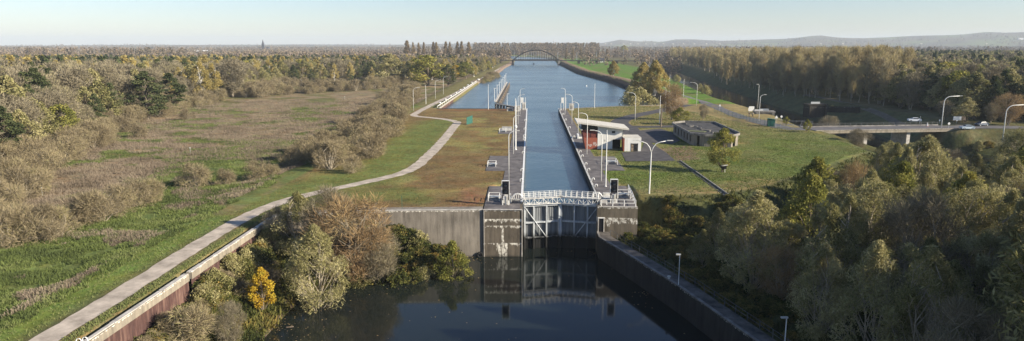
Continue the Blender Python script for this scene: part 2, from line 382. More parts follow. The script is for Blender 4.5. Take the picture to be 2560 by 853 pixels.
ZU, ZL, ZR, ZQ = -1.6, -8.3, -7.0, -4.5       # upper water, lower water, side river, lower quay
QX = -42.0
LQ = [(11.9, 113.5), (16.3, 101.5), (20.6, 88.9), (25.3, 72.1), (31, 52), (60, -50), (100, -150)]          # lower quay edge
BASIN = [(QX, 109), (QX, -150)]+LQ[::-1]+[(11.9, 119), (-1.3, 119), (-1.3, 114.3), (-8, 114.3), (-28.7, 112.9)]
SHORE = [(-34, -150), (-33.4, 60), (-33, 79), (-33, 87.6), (-32.6, 95), (-29.2, 99.7), (-25.1, 103), (-20.7, 104), (-16, 107.3), (-12.6, 112.1), (-11, 114.3), (-1.3, 114.3), (-1.3, 119), (11.9, 119)]+LQ
UPPER = [(-40.6, 304), (-39.8, 526), (-32.8, 623), (-31.9, 865), (-26.8, 1082), (-28.4, 1370), (-60, 1650), (-160, 1850), (-160, 1960), (-50, 1820), (25, 1600), (46.9, 1370), (41.7, 1040), (47.1, 712), (62.8, 529), (63.7, 414), (63.1, 345), (60, 326), (40, 318), (12.6, 304), (12.6, 120.1), (5.6, 121.7), (-1.3, 120.0), (-1.3, 304)]
LOWWOOD = [(18.0, 117.5), (19.5, 126), (28, 126), (37, 128.3), (45.8, 134), (58.6, 147), (76, 165), (90.8, 182), (93, 205), (96, 226), (140, 232), (175, 215), (260, 190), (260, -150)]+LQ[::-1]+[(12.4, 117.2)]
RIVER = [(260, 150), (180, 190), (140, 212), (122, 238), (127, 280), (127.5, 325), (127.5, 376), (139, 500), (162, 742), (196, 1064), (300, 1800)]
FORESTL = [(-105, 120), (-126.8, 157.5), (-142.3, 210), (-172, 314), (-176, 361), (-181, 443), (-176, 500), (-120, 560), (-70, 575), (-52, 640), (-46, 800), (-46, 1000)]   # front edge of the wood on the left
PATH = [(-46.6, 40), (-46.7, 73), (-47.1, 93), (-46.9, 107.7), (-45, 118.8), (-40.5, 128.1), (-34.5, 137), (-28.6, 147.1), (-26.6, 157), (-26.2, 165.8), (-25.8, 193.5), (-26.3, 231.8), (-26.4, 243), (-27.2, 250.2), (-33.3, 260), (-44, 268.5), (-46.6, 273), (-47.4, 281), (-46.5, 323), (-43.6, 402), (-41.5, 525), (-37.5, 778), (-32, 1020)]
PIERL = [(-8.2, 112), (0, 112), (0, 136), (-8.2, 136)]; PIERR = [(11.5, 115.3), (20, 115.3), (20.6, 137), (11.5, 137)]
HILL_U = [-2500, 0, 330, 700, 1000, 1150, 1300, 1450, 1505, 1545, 1590, 1625, 1640, 1680, 1720, 1800, 1850, 1960, 2030, 2090, 2160, 2260, 2380, 2420, 2450, 2480, 2530, 2560, 5000]
HILL_V = [113, 113, 111, 110, 110, 108, 106, 106, 106, 98.5, 103, 102, 105, 98.5, 98, 102, 100, 97, 88, 95, 95, 90, 87, 84, 79.5, 83, 82, 81, 90]

def height(X, Y):
    Z = 0.0*X
    left = SS(-52, -62, X)
    Z = Z-1.2*left+0.25*vnoise(X, Y, 14, 2)*left+0.12*vnoise(X, Y, 5, 5)*left
    lawn = SS(30, 45, X)*SS(180, 200, Y+0*X)
    Z = Z+0.4*vnoise(X, Y, 40, 3)*SS(45, 80, X)*SS(430, 380, Y)
    # canal embankment right of the upper pound
    du = sdf(UPPER, X, Y)
    bankR = SS(55, 62, X+(Y > 560)*25)*(Y > 335)*(Y < 1500)
    Z = np.where(bankR > 0, Z+bankR*np.clip(2.6-np.abs(du-12)*0.22, 0, 2.0), Z)
    # side river trench
    dr = dline(RIVER, X, Y)
    Z = np.where(dr < 32, np.minimum(Z, -9.5+np.clip((dr-6)*0.42, 0, 11)), Z)
    # wooded hollow on the right
    dl = sdf(LOWWOOD, X, Y)
    low = -5.2+0.35*vnoise(X, Y, 17, 9)
    k = SS(-(1.4+7.6*SS(20, 28, X)), 0.3, dl)
    Z = np.where(dl < 0.3, np.minimum(Z, low*(1-k)+0.0*k), Z)
    lqd = dline(LQ, X, Y)
    Z = np.where((dl < 0.3) & (lqd < 6), np.minimum(Z, -4.62-0.15*lqd), Z)
    # basin with its bank
    db = sdf(BASIN, X, Y); ds = sdf(SHORE, X, Y)
    bank = -8.45+np.clip(ds*0.58, 0, 5.0)+0.3*vnoise(X, Y, 9, 4)*SS(1, 4, ds)
    bed = -8.5+ds*0.5
    Z = np.where(db < 1.15, np.where((ds > 0) & (db < 0.3), bank, np.maximum(bed, -11.5)*(ds <= 0)+np.where(ds > 0, -8.5, 0)), Z)
    Z = np.where((sdf(PIERL, X, Y) < -0.9) | (sdf(PIERR, X, Y) < -0.6), -9.0, Z)
    # upper pound and chamber
    Z = np.where((du < np.where(Y < 306, 1.15, 0)) & (Y > 121.5), np.maximum(-1.7+du*0.8-(np.abs(X-5.6) < 8.6)*(Y < 306)*5, -6.5), Z)
    Z = np.where((X > -3) & (X < 14.4) & (Y > 117) & (Y < 125), -9.0, Z)
    shoreU = (du >= 0) & (du < 2.2) & (Y > 345) & (X > 0)
    Z = np.where(shoreU, np.minimum(Z, -1.8+du*1.0), Z)
    shoreL = (du >= 0) & (du < 4) & (Y > 530) & (X < 0)
    Z = np.where(shoreL, np.minimum(Z, -1.8+du*0.6), Z)
    dR = dline([(146, 238), (158, 239), (175, 237), (210, 228), (300, 215)], X, Y); kR = SS(13, 6.5, dR)
    Z = Z*(1-kR)+0.0*kR
    dR = dline([(90, 231), (86, 233), (86, 240), (84, 258)], X, Y); kR = SS(9, 5, dR); Z = Z*(1-kR)
    # far country and hills
    R = np.sqrt(X*X+Y*Y)
    az = X/np.maximum(Y, 1.0)
    ue = 1280+F*((X*_r[0]+Y*_r[1])/np.maximum(X*_f[0]+Y*_f[1], 1.0)*cos(PITCH))
    hv = np.interp(ue, HILL_U, HILL_V)
    zt = CAMH+(112-hv)/F*8700/np.sqrt(1+az*az)-8
    Z = np.where(Y > 1500, Z+SS(5600, 8500, R)*np.clip(zt, 0, 400)*(1-0.35*SS(9000, 13000, R)), Z)
    Z = Z+SS(1600, 3500, R)*3*vnoise(X, Y, 1500, 8)
    return Z

def axis(lo, hi, step, far0, far1, g):
    a = list(np.arange(lo, hi+step/2, step)); s = step; x = hi
    while x < far1: s = min(s*g, 260); x += s; a.append(x)
    s = step; x = lo; b = []
    while x > far0: s = min(s*g, 260); x -= s; b.append(x)
    return np.array(b[::-1]+a)
gx = axis(-80, 100, 1.1, -11000, 12500, 1.055); gy = axis(55, 330, 1.1, -300, 13500, 1.055)
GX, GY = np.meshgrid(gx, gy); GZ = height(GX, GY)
def gzv(X, Y):
    i = np.clip(np.searchsorted(gx, X)-1, 0, len(gx)-2); j = np.clip(np.searchsorted(gy, Y)-1, 0, len(gy)-2)
    a = np.clip((X-gx[i])/(gx[i+1]-gx[i]), 0, 1); c = np.clip((Y-gy[j])/(gy[j+1]-gy[j]), 0, 1)
    return (GZ[j, i]*(1-a)+GZ[j, i+1]*a)*(1-c)+(GZ[j+1, i]*(1-a)+GZ[j+1, i+1]*a)*c
def ground_z(x, y): return float(gzv(np.array([float(x)]), np.array([float(y)]))[0])

# ground colours by area
C = np.zeros(GX.shape+(3,)); 
def paint(mask, c, a=1.0):
    m = np.clip(mask, 0, 1)[..., None]*a
    C[...] = C*(1-m)+np.array(c)*m
warp = 2.2*vnoise(GX, GY, 16, 21)+1.2*vnoise(GX, GY, 5, 22); big = vnoise(GX, GY, 55, 23); mid = vnoise(GX, GY, 18, 24)
C[...] = (0.11, 0.115, 0.055)
LAWN = (0.145, 0.17, 0.06); DRY = (0.25, 0.205, 0.105); MOSS = (0.16, 0.118, 0.058); HERB = (0.13, 0.17, 0.055); HEATH = (0.22, 0.185, 0.115); VIV = (0.10, 0.19, 0.035)
# left field
lf = SS(-50, -54, GX+warp*0.6)*(GY < 700)
paint(lf, HEATH)
paint(lf*SS(-0.1, 0.5, mid+0.4*big), (0.13, 0.135, 0.055))
herbzone = lf*SS(22, 6, np.abs(GX+62+0.10*(GY-60))+warp*1.5)*SS(215, 160, GY+warp*3)
paint(herbzone, HERB)
paint(SS(-48.5, -50, GX)*SS(-58, -55, GX+warp*0.5)*(GY < 118), (0.13, 0.19, 0.045))
paint(lf*SS(150, 90, GY-0.4*(GX+60)+warp*4)*SS(-0.3, 0.6, mid), (0.115, 0.155, 0.05), 0.7)
paint((GX > -60)*(GX < -44)*(GY > 109)*(GY < 340), (0.13, 0.165, 0.055)); paint((GX > -60)*(GX < -44)*(GY > 109)*(GY < 340)*(mid > 0.2), (0.19, 0.17, 0.085), 0.7)
# island
isl = (GX > -49.5)*(GX < 0)*(GY > 109)*(GY < 305)
paint(isl, (0.185, 0.145, 0.065))
paint(isl*SS(-0.05, 0.45, mid+big*0.6), MOSS)
paint(isl*SS(0.2, 0.6, vnoise(GX, GY, 26, 31)), (0.215, 0.20, 0.075))
paint(isl*SS(14, 3, dline([(-50, 120), (-33, 150), (-33, 250)], GX, GY)+warp)*SS(-24, -29, GX+warp*0.3), (0.13, 0.165, 0.05))
paint(isl*SS(7, 2, dline([(-38, 122), (-25, 128), (-20, 122)], GX, GY)+warp*1.3), (0.12, 0.15, 0.045), 0.8)
paint(isl*SS(5, 1, dline([(-12, 117), (-10, 130)], GX, GY)+warp), (0.22, 0.115, 0.075), 0.7)
paint(isl*SS(6, 2, dline([(-38, 298), (0, 298)], GX, GY)+warp), (0.20, 0.10, 0.055), 0.8)
# verge beside the left quay
paint((GX > -46)*(GX < -41)*(GY < 112), (0.13, 0.13, 0.055)); paint((GX > -46)*(GX < -41)*(GY < 112)*(vnoise(GX, GY, 6, 71) > 0.1), (0.19, 0.16, 0.08), 0.7)
# lawn on the right
rl = (GX > 12.6)*(GY > 118)*(GY < 340)*SS(0, 1.5, sdf(LOWWOOD, GX, GY))
paint(rl, LAWN)
paint(rl*SS(0.0, 0.6, mid), (0.12, 0.17, 0.04))
paint(rl*SS(0.3, 0.9, vnoise(GX, GY, 22, 33)+0.4*big), DRY, 0.6)
paint(rl*SS(205, 240, GY+warp*3), DRY, 0.75)
paint(rl*SS(8, 1, dline([(20, 130), (36, 130), (46, 136)], GX, GY)+warp*1.2), DRY, 0.85)
paint(rl*SS(9, 3, dline([(52, 152), (80, 178)], GX, GY)+warp*1.2), (0.12, 0.185, 0.045), 0.6)
paint(rl*(sdf([P(1640, 372), P(1725, 366), P(1745, 398), P(1700, 402)], GX, GY) < 0.5), (0.19, 0.14, 0.10))
# canal banks and green meadow on the right of the upper pound
duG = sdf(UPPER, GX, GY); drG = dline(RIVER, GX, GY)
br = (GX > 12)*(GY > 330)*(GY < 1500)
paint(br*(duG > 0)*(drG > 24), (0.14, 0.17, 0.055))
paint(br*(duG > 14)*(duG < 90)*(drG > 22)*SS(-0.4, 0.1, mid+0.5), VIV)
paint(br*(duG > 0)*(duG < 8.0+warp*0.5)*(GX > 12)*(GY < 1100), (0.04, 0.037, 0.033))
paint(br*(duG > 8)*(duG < 15), (0.22, 0.18, 0.115))
paint((GX < 0)*(GY > 320)*(GY < 1500)*(duG > 0)*(duG < 16), (0.16, 0.155, 0.065))
paint((GX < 0)*(GY > 530)*(GY < 1200)*(duG > 0)*(duG < 7), (0.21, 0.17, 0.13))
# river banks
paint(SS(30, 26, drG)*(GY > 240), (0.10, 0.11, 0.05)); paint(SS(11, 8, drG)*(GY > 200), (0.05, 0.045, 0.035))
paint((GX > 140)*(GY > 230)*(GY < 1500)*(drG > 26), (0.11, 0.115, 0.05))
paint(SS(5, 1, np.abs(drG-34+warp))*(GX > 140)*(GY > 240), (0.20, 0.17, 0.10), 0.6)
paint((GX > 112)*(GY < 236)*(GY > 150), (0.085, 0.09, 0.04)); paint(SS(6, 2, np.abs(GY-(226-0.35*(GX-150)))+warp)*(GX > 135)*(GX < 175), (0.19, 0.17, 0.09), 0.7)  # dark vegetation, with the trees' shade also put into its tone
# hollow, basin bank
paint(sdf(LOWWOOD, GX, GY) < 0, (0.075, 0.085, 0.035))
paint((sdf(BASIN, GX, GY) < 0)*(sdf(SHORE, GX, GY) > -1), (0.085, 0.085, 0.04))
paint(SS(1.4, 0.2, np.abs(sdf(SHORE, GX, GY)-0.3))*(sdf(BASIN, GX, GY) < 0), (0.13, 0.10, 0.08))
# far fields
far = SS(1200, 1700, np.sqrt(GX**2+GY**2))
paint(far, (0.13, 0.115, 0.07)); paint(far*SS(0.2, 0.5, vnoise(GX, GY, 900, 41)), (0.14, 0.17, 0.06)); paint(far*SS(0.2, 0.5, vnoise(GX, GY, 700, 42)), (0.09, 0.075, 0.055))

def grid_mesh(name, X, Y, Z, col, m):
    ny, nx = X.shape; me = bpy.data.meshes.new(name)
    me.vertices.add(nx*ny); me.vertices.foreach_set('co', np.stack([X, Y, Z], -1).reshape(-1).astype(np.float32))
    i = np.arange(nx*ny).reshape(ny, nx)
    q = np.stack([i[:-1, :-1], i[:-1, 1:], i[1:, 1:], i[1:, :-1]], -1).reshape(-1, 4); nf = len(q)
    me.loops.add(nf*4); me.loops.foreach_set('vertex_index', q.reshape(-1).astype(np.int32))
    me.polygons.add(nf); me.polygons.foreach_set('loop_start', (np.arange(nf)*4).astype(np.int32))
    me.polygons.foreach_set('use_smooth', np.ones(nf, bool))
    at = me.attributes.new('zone', 'FLOAT_COLOR', 'POINT'); c4 = np.ones((nx*ny, 4), np.float32); c4[:, :3] = col.reshape(-1, 3)
    at.data.foreach_set('color', c4.reshape(-1))
    me.materials.append(m); me.update(calc_edges=True); me.validate()
    o = bpy.data.objects.new(name, me); COL.objects.link(o); return o
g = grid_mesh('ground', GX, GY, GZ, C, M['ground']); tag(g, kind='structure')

def sheet(name, pts, z, m, label=None):
    b = MB(); b.poly([(x, y, z) for x, y in pts]); o = b.build(name, m); return o
from mathutils.geometry import tessellate_polygon
def flat(name, pts, z, m, kind='structure'):
    tri = tessellate_polygon([[Vector((x, y, 0)) for x, y in pts]]); b = MB()
    b.v = [(x, y, z) for x, y in pts]
    for a in tri:
        A, B_, C_ = (pts[i] for i in a)
        cr = (B_[0]-A[0])*(C_[1]-A[1])-(B_[1]-A[1])*(C_[0]-A[0])
        b.f.append(tuple(a) if cr > 0 else tuple(reversed(a))); b.m.append(0)
    o = b.build(name, m); tag(o, kind=kind); return o
def grow(pts, d):
    """push the outline outwards so the sheet runs under the banks"""
    n = len(pts); a = sum(pts[i][0]*pts[(i+1) % n][1]-pts[(i+1) % n][0]*pts[i][1] for i in range(n)); s = 1 if a > 0 else -1; o = []
    for i in range(n):
        p, q, r = (np.array(pts[(i+k) % n], float) for k in (-1, 0, 1))
        e1 = (q-p)/np.linalg.norm(q-p); e2 = (r-q)/np.linalg.norm(r-q)
        nn = np.array((e1[1]+e2[1], -e1[0]-e2[0]))*s; nn /= max(np.linalg.norm(nn), 0.3)
        o.append(tuple(q+nn*d))
    return o
flat('upper_canal_water', [(x, y) for x, y in grow(UPPER, 0.4)], ZU, M['upwater'])
flat('lower_basin_water', [(-41, -140), (-41, 108.2), (-28.7, 112.7), (-8, 114.0), (-1.4, 114.4), (-1.2, 119.6), (12.2, 119.6)]+[(x+0.6, y) for x, y in LQ], ZL, M['lowwater'])
rl_, rr_ = [], []
for i, (x, y) in enumerate(RIVER):
    a = RIVER[max(i-1, 0)]; b_ = RIVER[min(i+1, len(RIVER)-1)]; dx, dy = b_[0]-a[0], b_[1]-a[1]; L = math.hypot(dx, dy)
    rl_.append((x-dy/L*12, y+dx/L*12)); rr_.append((x+dy/L*12, y-dx/L*12))
flat('side_river_water', rl_+rr_[::-1], ZR, M['lowwater'])

def ribbon(name, line, wd, m, lift=0.03, kind='structure', samples=3.0, z=None, wj=0.0):
    pts = []; line = [np.array(p, float) for p in line]
    # Catmull-Rom smoothing
    for i in range(len(line)-1):
        p0 = line[max(i-1, 0)]; p1 = line[i]; p2 = line[i+1]; p3 = line[min(i+2, len(line)-1)]
        n = max(1, int(np.linalg.norm(p2-p1)/samples))
        for k in range(n):
            t = k/n; pts.append(0.5*((2*p1)+(-p0+p2)*t+(2*p0-5*p1+4*p2-p3)*t*t+(-p0+3*p1-3*p2+p3)*t**3))
    pts.append(line[-1]); L = []; R = []; b = MB()
    for i, p in enumerate(pts):
        d = pts[min(i+1, len(pts)-1)]-pts[max(i-1, 0)]; d = d/np.linalg.norm(d); nrm = np.array((-d[1], d[0]))
        for lst, s in ((L, 1), (R, -1)):
            q = p+nrm*s*(wd/2+wj*rnd.uniform(-1, 1)); zz = z if z is not None else ground_z(*q)+lift
            lst.append((q[0], q[1], zz))
    for i in range(len(pts)-1):
        b.poly([R[i], R[i+1], L[i+1], L[i]])
    b.v = [tuple(v) for v in b.v]
    o = b.build(name, m); tag(o, kind=kind); return o
PATHN = [p for p in PATH if p[1] <= 330]; 
ribbon('path', PATH, 2.9, M['path'], 0.035, wj=0.15, samples=1.4)

# ------------------------------------------------------------------ lock structure
def wall_strip(name, line, th, z0, z1, mats, label, cat='wall', cap=None, capm=None, side=1):
    """upright wall along a line; th extends to the side away from the water"""
    b = MB(); n = len(line); off = []
    for i, p in enumerate(line):
        a = line[max(i-1, 0)]; c = line[min(i+1, n-1)]; dx, dy = c[0]-a[0], c[1]-a[1]; L = math.hypot(dx, dy)
        off.append((p[0]-dy/L*th*side, p[1]+dx/L*th*side))
    b.prism(list(line)+off[::-1], z0, z1)
    org = (line[0][0], line[0][1], z0)
    e = empty(name, org); tag(e, label, cat)
    b.build('wall_body', mats, e, origin=org).location = (0, 0, 0)
    if cap:
        c = MB(); o1 = []; o2 = []
        for p, q in zip(line, off):
            dx, dy = q[0]-p[0], q[1]-p[1]; L = math.hypot(dx, dy)
            o1.append((p[0]-dx/L*0.06, p[1]-dy/L*0.06)); o2.append((p[0]+dx/L*cap, p[1]+dy/L*cap))
        c.prism(o1+o2[::-1], z1+0.003, z1+0.10)
        c.build('coping', capm or M['white'], e, origin=org).location = (0, 0, 0)
    return e
# chamber walls
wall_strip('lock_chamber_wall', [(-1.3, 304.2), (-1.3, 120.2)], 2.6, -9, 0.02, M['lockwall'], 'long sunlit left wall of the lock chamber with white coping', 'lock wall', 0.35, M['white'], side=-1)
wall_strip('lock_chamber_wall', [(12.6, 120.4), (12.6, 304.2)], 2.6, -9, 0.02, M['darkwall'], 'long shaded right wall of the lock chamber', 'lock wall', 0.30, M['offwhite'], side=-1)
wall_strip('island_end_wall', [(-41, 304.4), (-1.3, 304.4)], 2.4, -5, 0.03, M['darkwall'], 'low wall at the far end of the brown island lawn', 'wall', side=-1)
wall_strip('bank_end_wall', [(12.6, 304.4), (40, 318.4), (60, 326.4)], 2.4, -5, 0.03, M['grey_conc'], 'low wall along the water behind the control building', 'wall', side=-1)
# front wall
wall_strip('basin_wall', [(-43.5, 108.6), (-28.7, 112.75), (-8.05, 114.2)], 2.6, -10, 0.02, M['lockwall'], 'long dark streaked wall of the basin left of the gate', 'wall', 0.45, M['pale_conc'], side=1)
def pier(name, pts, z0, m, label, caps):
    org = (pts[0][0], pts[0][1], z0); e = empty(name, org); tag(e, label, 'lock pier')
    b = MB().prism(pts, z0, 0.05, 0); b.build('pier_body', m, e, origin=org).location = (0, 0, 0)
    b = MB().prism([(p[0], p[1]) for p in caps[0]], 0.055, 0.12); b.build('deck_paving', M['paving'], e, origin=org).location = (0, 0, 0)
    for c in caps[1]:
        b = MB().box(*c); b.build('coping', M['pale_conc'], e, origin=org).location = (0, 0, 0)
    return e
pier('lock_pier', [(-8.0, 114.0), (-1.3, 114.3), (-1.3, 119.0), (-2.4, 119.0), (-2.4, 121), (-1.25, 121), (-1.25, 134), (-8.2, 134)], -10.2, M['pierwall'],
     'concrete pier with white lime stains left of the lock gate', [[(-7.9, 114.45), (-1.65, 114.7), (-1.65, 133.9), (-8.1, 133.9)], [((-4.65, 114.22, 0.09), (6.7, 0.42, 0.10), 0.03)]])
pier('lock_pier', [(11.9, 117.0), (18.9, 116.6), (19.5, 135), (12.45, 135), (12.45, 121), (13.4, 121), (13.4, 119.3), (11.9, 119.3)], -10.2, M['pierwall2'],
     'railed concrete pier with flaking patches right of the lock gate', [[(12.8, 117.4), (18.6, 117.05), (19.2, 134.9), (12.8, 134.9)], [((15.4, 116.95, 0.09), (6.9, 0.38, 0.10), -0.05)]])
# iron corner edge on the left pier
b = MB().box((-1.28, 114.27, -4.2), (0.16, 0.16, 8.6)); tag(b.build('corner_fender', M['pale_conc'], origin=(-1.28, 114.27, -8.5)), 'pale steel corner strip on the left pier beside the gate', 'fender')
b = MB().box((-7.85, 113.98, -4.2), (0.10, 0.10, 8.4)); tag(b.build('corner_fender', M['pale_conc'], origin=(-7.85, 113.98, -8.4)), 'thin pale joint strip where pier and long wall meet', 'fender')
# tyre fender at the water line
b = MB()
for k in range(14):
    a0, a1 = 2*pi*k/14, 2*pi*(k+1)/14
    b.tube([(0.42*cos(a0), 0, 0.42*sin(a0)), (0.42*cos(a1), 0, 0.42*sin(a1))], 0.13, 6)
o = b.build('tyre_fender', M['tyre']); o.location = (-8.6, 113.9, -7.9); tag(o, 'black tyre hanging on the wall just above the water', 'tyre')

# quay paving strips beside the chamber
def slab(name, pts, m=M['paving'], z=0.02):
    o = flat(name, pts, z+0.05, m); return o
slab('quay_paving', [(-1.75, 134.05), (-1.7, 303.5), (-5.4, 303.5), (-5.6, 134)])
slab('quay_paving', [(-5.6, 151), (-5.5, 172), (-10.2, 172), (-10.0, 151)], z=0.024)
slab('quay_paving', [(-5.5, 216), (-5.5, 230), (-10.2, 230), (-10.2, 216)], z=0.024)
slab('quay_paving', [(12.9, 135), (16.4, 135), (16.0, 303.5), (12.9, 303.5)])
slab('quay_paving', [(16.4, 152), (21.5, 152), (21.5, 172), (16.3, 172)], z=0.024)
slab('quay_paving', [(16.2, 196), (19.5, 196), (19.5, 216), (16.2, 216)], z=0.024, m=simple('reddish_paving', (0.16, 0.07, 0.05), 0.9, 0.3, 1))
slab('yard_asphalt', [P(1553, 382), P(1565, 404.5), P(1689, 403), P(1665, 382), P(1640, 366), P(1612, 355), P(1602, 378)], M['asphalt'], 0.03)
slab('yard_asphalt', [P(1600, 352), P(1640, 367), P(1596, 333), P(1588, 325), P(1572, 328)], M['asphalt'], 0.034)
slab('yard_asphalt', [P(1592, 328), P(1598, 346), P(1622, 357), P(1680, 361), P(1700, 352), P(1680, 332), P(1650, 322)], M['asphalt'], 0.038)
ribbon('yard_road', [P(1580, 340), P(1572, 322), P(1552, 311), P(1552, 302), P(1585, 290), P(1620, 283), P(1650, 277), P(1690, 268), P(1720, 262)], 6.5, M['asphalt'], 0.042)
ribbon('yard_road', [P(1560, 317), P(1620, 318), P(1690, 316)], 6.0, M['asphalt'], 0.048)
ribbon('access_road', [(78, 420), (83, 372), (85, 330), (84, 300), (83, 275), (86, 258), (94, 243), (100, 236), (109, 233)], 5.5, M['road'], 0.05)
# dark concrete channel across the lawn
b = MB(); A_ = P(1700, 403); B_ = P(1822, 489)
dx, dy = B_[0]-A_[0], B_[1]-A_[1]; L = math.hypot(dx, dy); rz = math.atan2(dy, dx)
b.box(((A_[0]+B_[0])/2, (A_[1]+B_[1])/2, 0.1), (L, 0.25, 0.35), rz); 
tag(b.build('lawn_kerb', M['grey_conc'], origin=(A_[0], A_[1], 0)), 'long concrete kerb running across the right lawn', 'kerb')
b = MB(); nrm = (-dy/L, dx/L)
b.box(((A_[0]+B_[0])/2+nrm[0]*-0.6, (A_[1]+B_[1])/2+nrm[1]*-0.6, 0.03), (L, 0.7, 0.06), rz)
tag(b.build('gutter', M['asphalt']), kind='structure')

# quay wall along the left with rusty sheet piles
def sheet_wall(name, x, y0, y1, ztop, zb, label, conc=0.85, xo=1, pale=M['pale_conc']):
    org = (x, y0, zb); e = empty(name, org); tag(e, label, 'quay wall')
    b = MB(); n = int((y1-y0)/0.45); pts = []
    for i in range(n+1):
        y = y0+(y1-y0)*i/n; k = i % 4; pts.append((x+xo*(0.0 if k in (0, 1) else -0.28), y))
    for i in range(n):
        (xa, ya), (xb, yb) = pts[i], pts[i+1]
        q = [(xa, ya, zb), (xb, yb, zb), (xb, yb, ztop-conc), (xa, ya, ztop-conc)]
        b.poly(q if xo < 0 else q, 0)
    b.build('sheet_piles', M['pile'], e, origin=org).location = (0, 0, 0)
    b = MB(); 
    b.box((x-xo*0.22, (y0+y1)/2, ztop-conc/2-0.03), (0.75, y1-y0, conc)); b.build('concrete_beam', M['beam'], e, origin=org).location = (0, 0, 0)
    b = MB(); y = y0
    while y < y1-1:
        l = rnd.uniform(2, 6); l = min(l, y1-y)
        b.box((x-xo*0.20, y+l/2, ztop+0.02), (rnd.uniform(0.40, 0.62), l-0.02, 0.12)); y += l+rnd.choice((0, 0.3, 0.9, 0.02))
    b.build('coping', pale, e, origin=org).location = (0, 0, 0)
    return e
sheet_wall('quay_wall', QX, 50, 79.2, 0.25, -9, 'rust red sheet pile quay wall with white coping, near lower left corner')
sheet_wall('quay_wall', QX-0.15, 80.2, 108.4, 0.15, -9, 'broken overgrown stretch of quay wall below the bushes and path', pale=M['pale_conc'])
sheet_wall('quay_wall', -40.4, 304, 527, 0.2, -5, 'reddish sheet pile wall along the far left side of the wide water', 0.5, pale=M['pale_conc'])
# lower rail with white boards along the upper pound wall
def rail_run(name, pts, z, hgt, label, m, step=2.0, rails=(1.0, 0.55), r=0.045, cat='railing', pr=0.05, group=None):
    org = (pts[0][0], pts[0][1], z if not callable(z) else z(*pts[0])); e = empty(name, org); tag(e, label, cat, group)
    zf = z if callable(z) else (lambda x, y: z)
    for k in rails:
        b = MB(); b.tube([(p[0], p[1], zf(*p)+hgt*k) for p in pts], r, 5); b.build('rail', m, e, origin=org).location = (0, 0, 0)
    n = 0
    for a, c in zip(pts[:-1], pts[1:]):
        L = math.hypot(c[0]-a[0], c[1]-a[1]); s = max(1, round(L/step))
        for i in range(s+(1 if c is pts[-1] else 0)):
            if n >= 95: break
            x, y = a[0]+(c[0]-a[0])*i/s, a[1]+(c[1]-a[1])*i/s; n += 1
            b = MB(); b.tube([(x, y, zf(x, y)-0.02), (x, y, zf(x, y)+hgt)], pr, 5); b.build('post', m, e, origin=org).location = (0, 0, 0)
    return e
rail_run('white_barrier', [(-41.6, 306), (-41.2, 400), (-40.9, 524)], 0.15, 0.75, 'low white barrier along the far left quay beside the path', M['white'], 8.0, (1.0,), 0.16, pr=0.12)

# bollards along that wall
def bollard_mesh():
    b = MB(); b.tube([(0, 0, 0), (0, 0, 0.5), (0, 0, 0.55), (0, 0, 0.75), (0, 0, 0.8)], [0.22, 0.2, 0.36, 0.36, 0.2], 10); return b
boll = None
wordn = ['first', 'second', 'third', 'fourth', 'fifth', 'sixth', 'seventh', 'eighth', 'ninth', 'tenth', 'eleventh', 'twelfth', 'thirteenth']
for i, y in enumerate((322, 343, 366, 392, 418, 440, 468, 500)):
    if boll is None: boll = bollard_mesh().build('mooring_bollard', M['white'], smooth=True); o = boll
    else: o = boll.copy(); COL.objects.link(o)
    o.location = (-42.6, y, 0.0); o.scale = (1.7, 1.7, 1.6)
    tag(o, 'white bollard on the far left quay, %s from the near end' % wordn[i], 'bollard', 'bollards on the far left quay')
o = boll.copy(); COL.objects.link(o); o.location = (-40.2, 531, 0.1); o.scale = (3.4, 3.4, 2.4); tag(o, 'large white bollard at the far end of the left quay', 'bollard')

# mooring hoops along the chamber edges
def hoop(b, x0=0.0):
    pts = [(x0, 0, 0)]+[(x0+0.26-0.26*cos(t), 0, 0.42+0.26*sin(t)) for t in np.linspace(0, pi, 8)]+[(x0+0.52, 0, 0.22)]
    b.tube(pts, 0.085, 6)
hb = MB(); hoop(hb); hp = hb.build('mooring_hoop', M['white'], smooth=True); first = True
for side, X0, pixs in (('left', -1.72, [(1301, 450), (1303, 424), (1306.5, 380), (1309, 346), (1310, 339), (1311, 321), (1313.5, 299)]),
                      ('right', 12.95, [(1491, 496), (1477, 464.5), (1470.6, 448), (1459.4, 423.5), (1453.5, 409), (1445, 389), (1440, 378), (1425.7, 342), (1415.6, 318), (1407, 298), (1401, 284), (1395.6, 273)])):
    for i, (u, v) in enumerate(pixs):
        y = P(u, v+5)[1]
        o = hp if first else hp.copy()
        if not first: COL.objects.link(o)
        first = False
        o.location = (X0 if side == 'right' else X0-0.3, y, 0.0); o.scale = (1.0, 1.0, 1.05) if y < 200 else (1.25, 1.25, 1.3)
        tag(o, 'white hoop on the %s chamber edge, %s beyond the gate' % (side, wordn[i]), 'mooring hoop', 'mooring hoops on the %s chamber edge' % side)

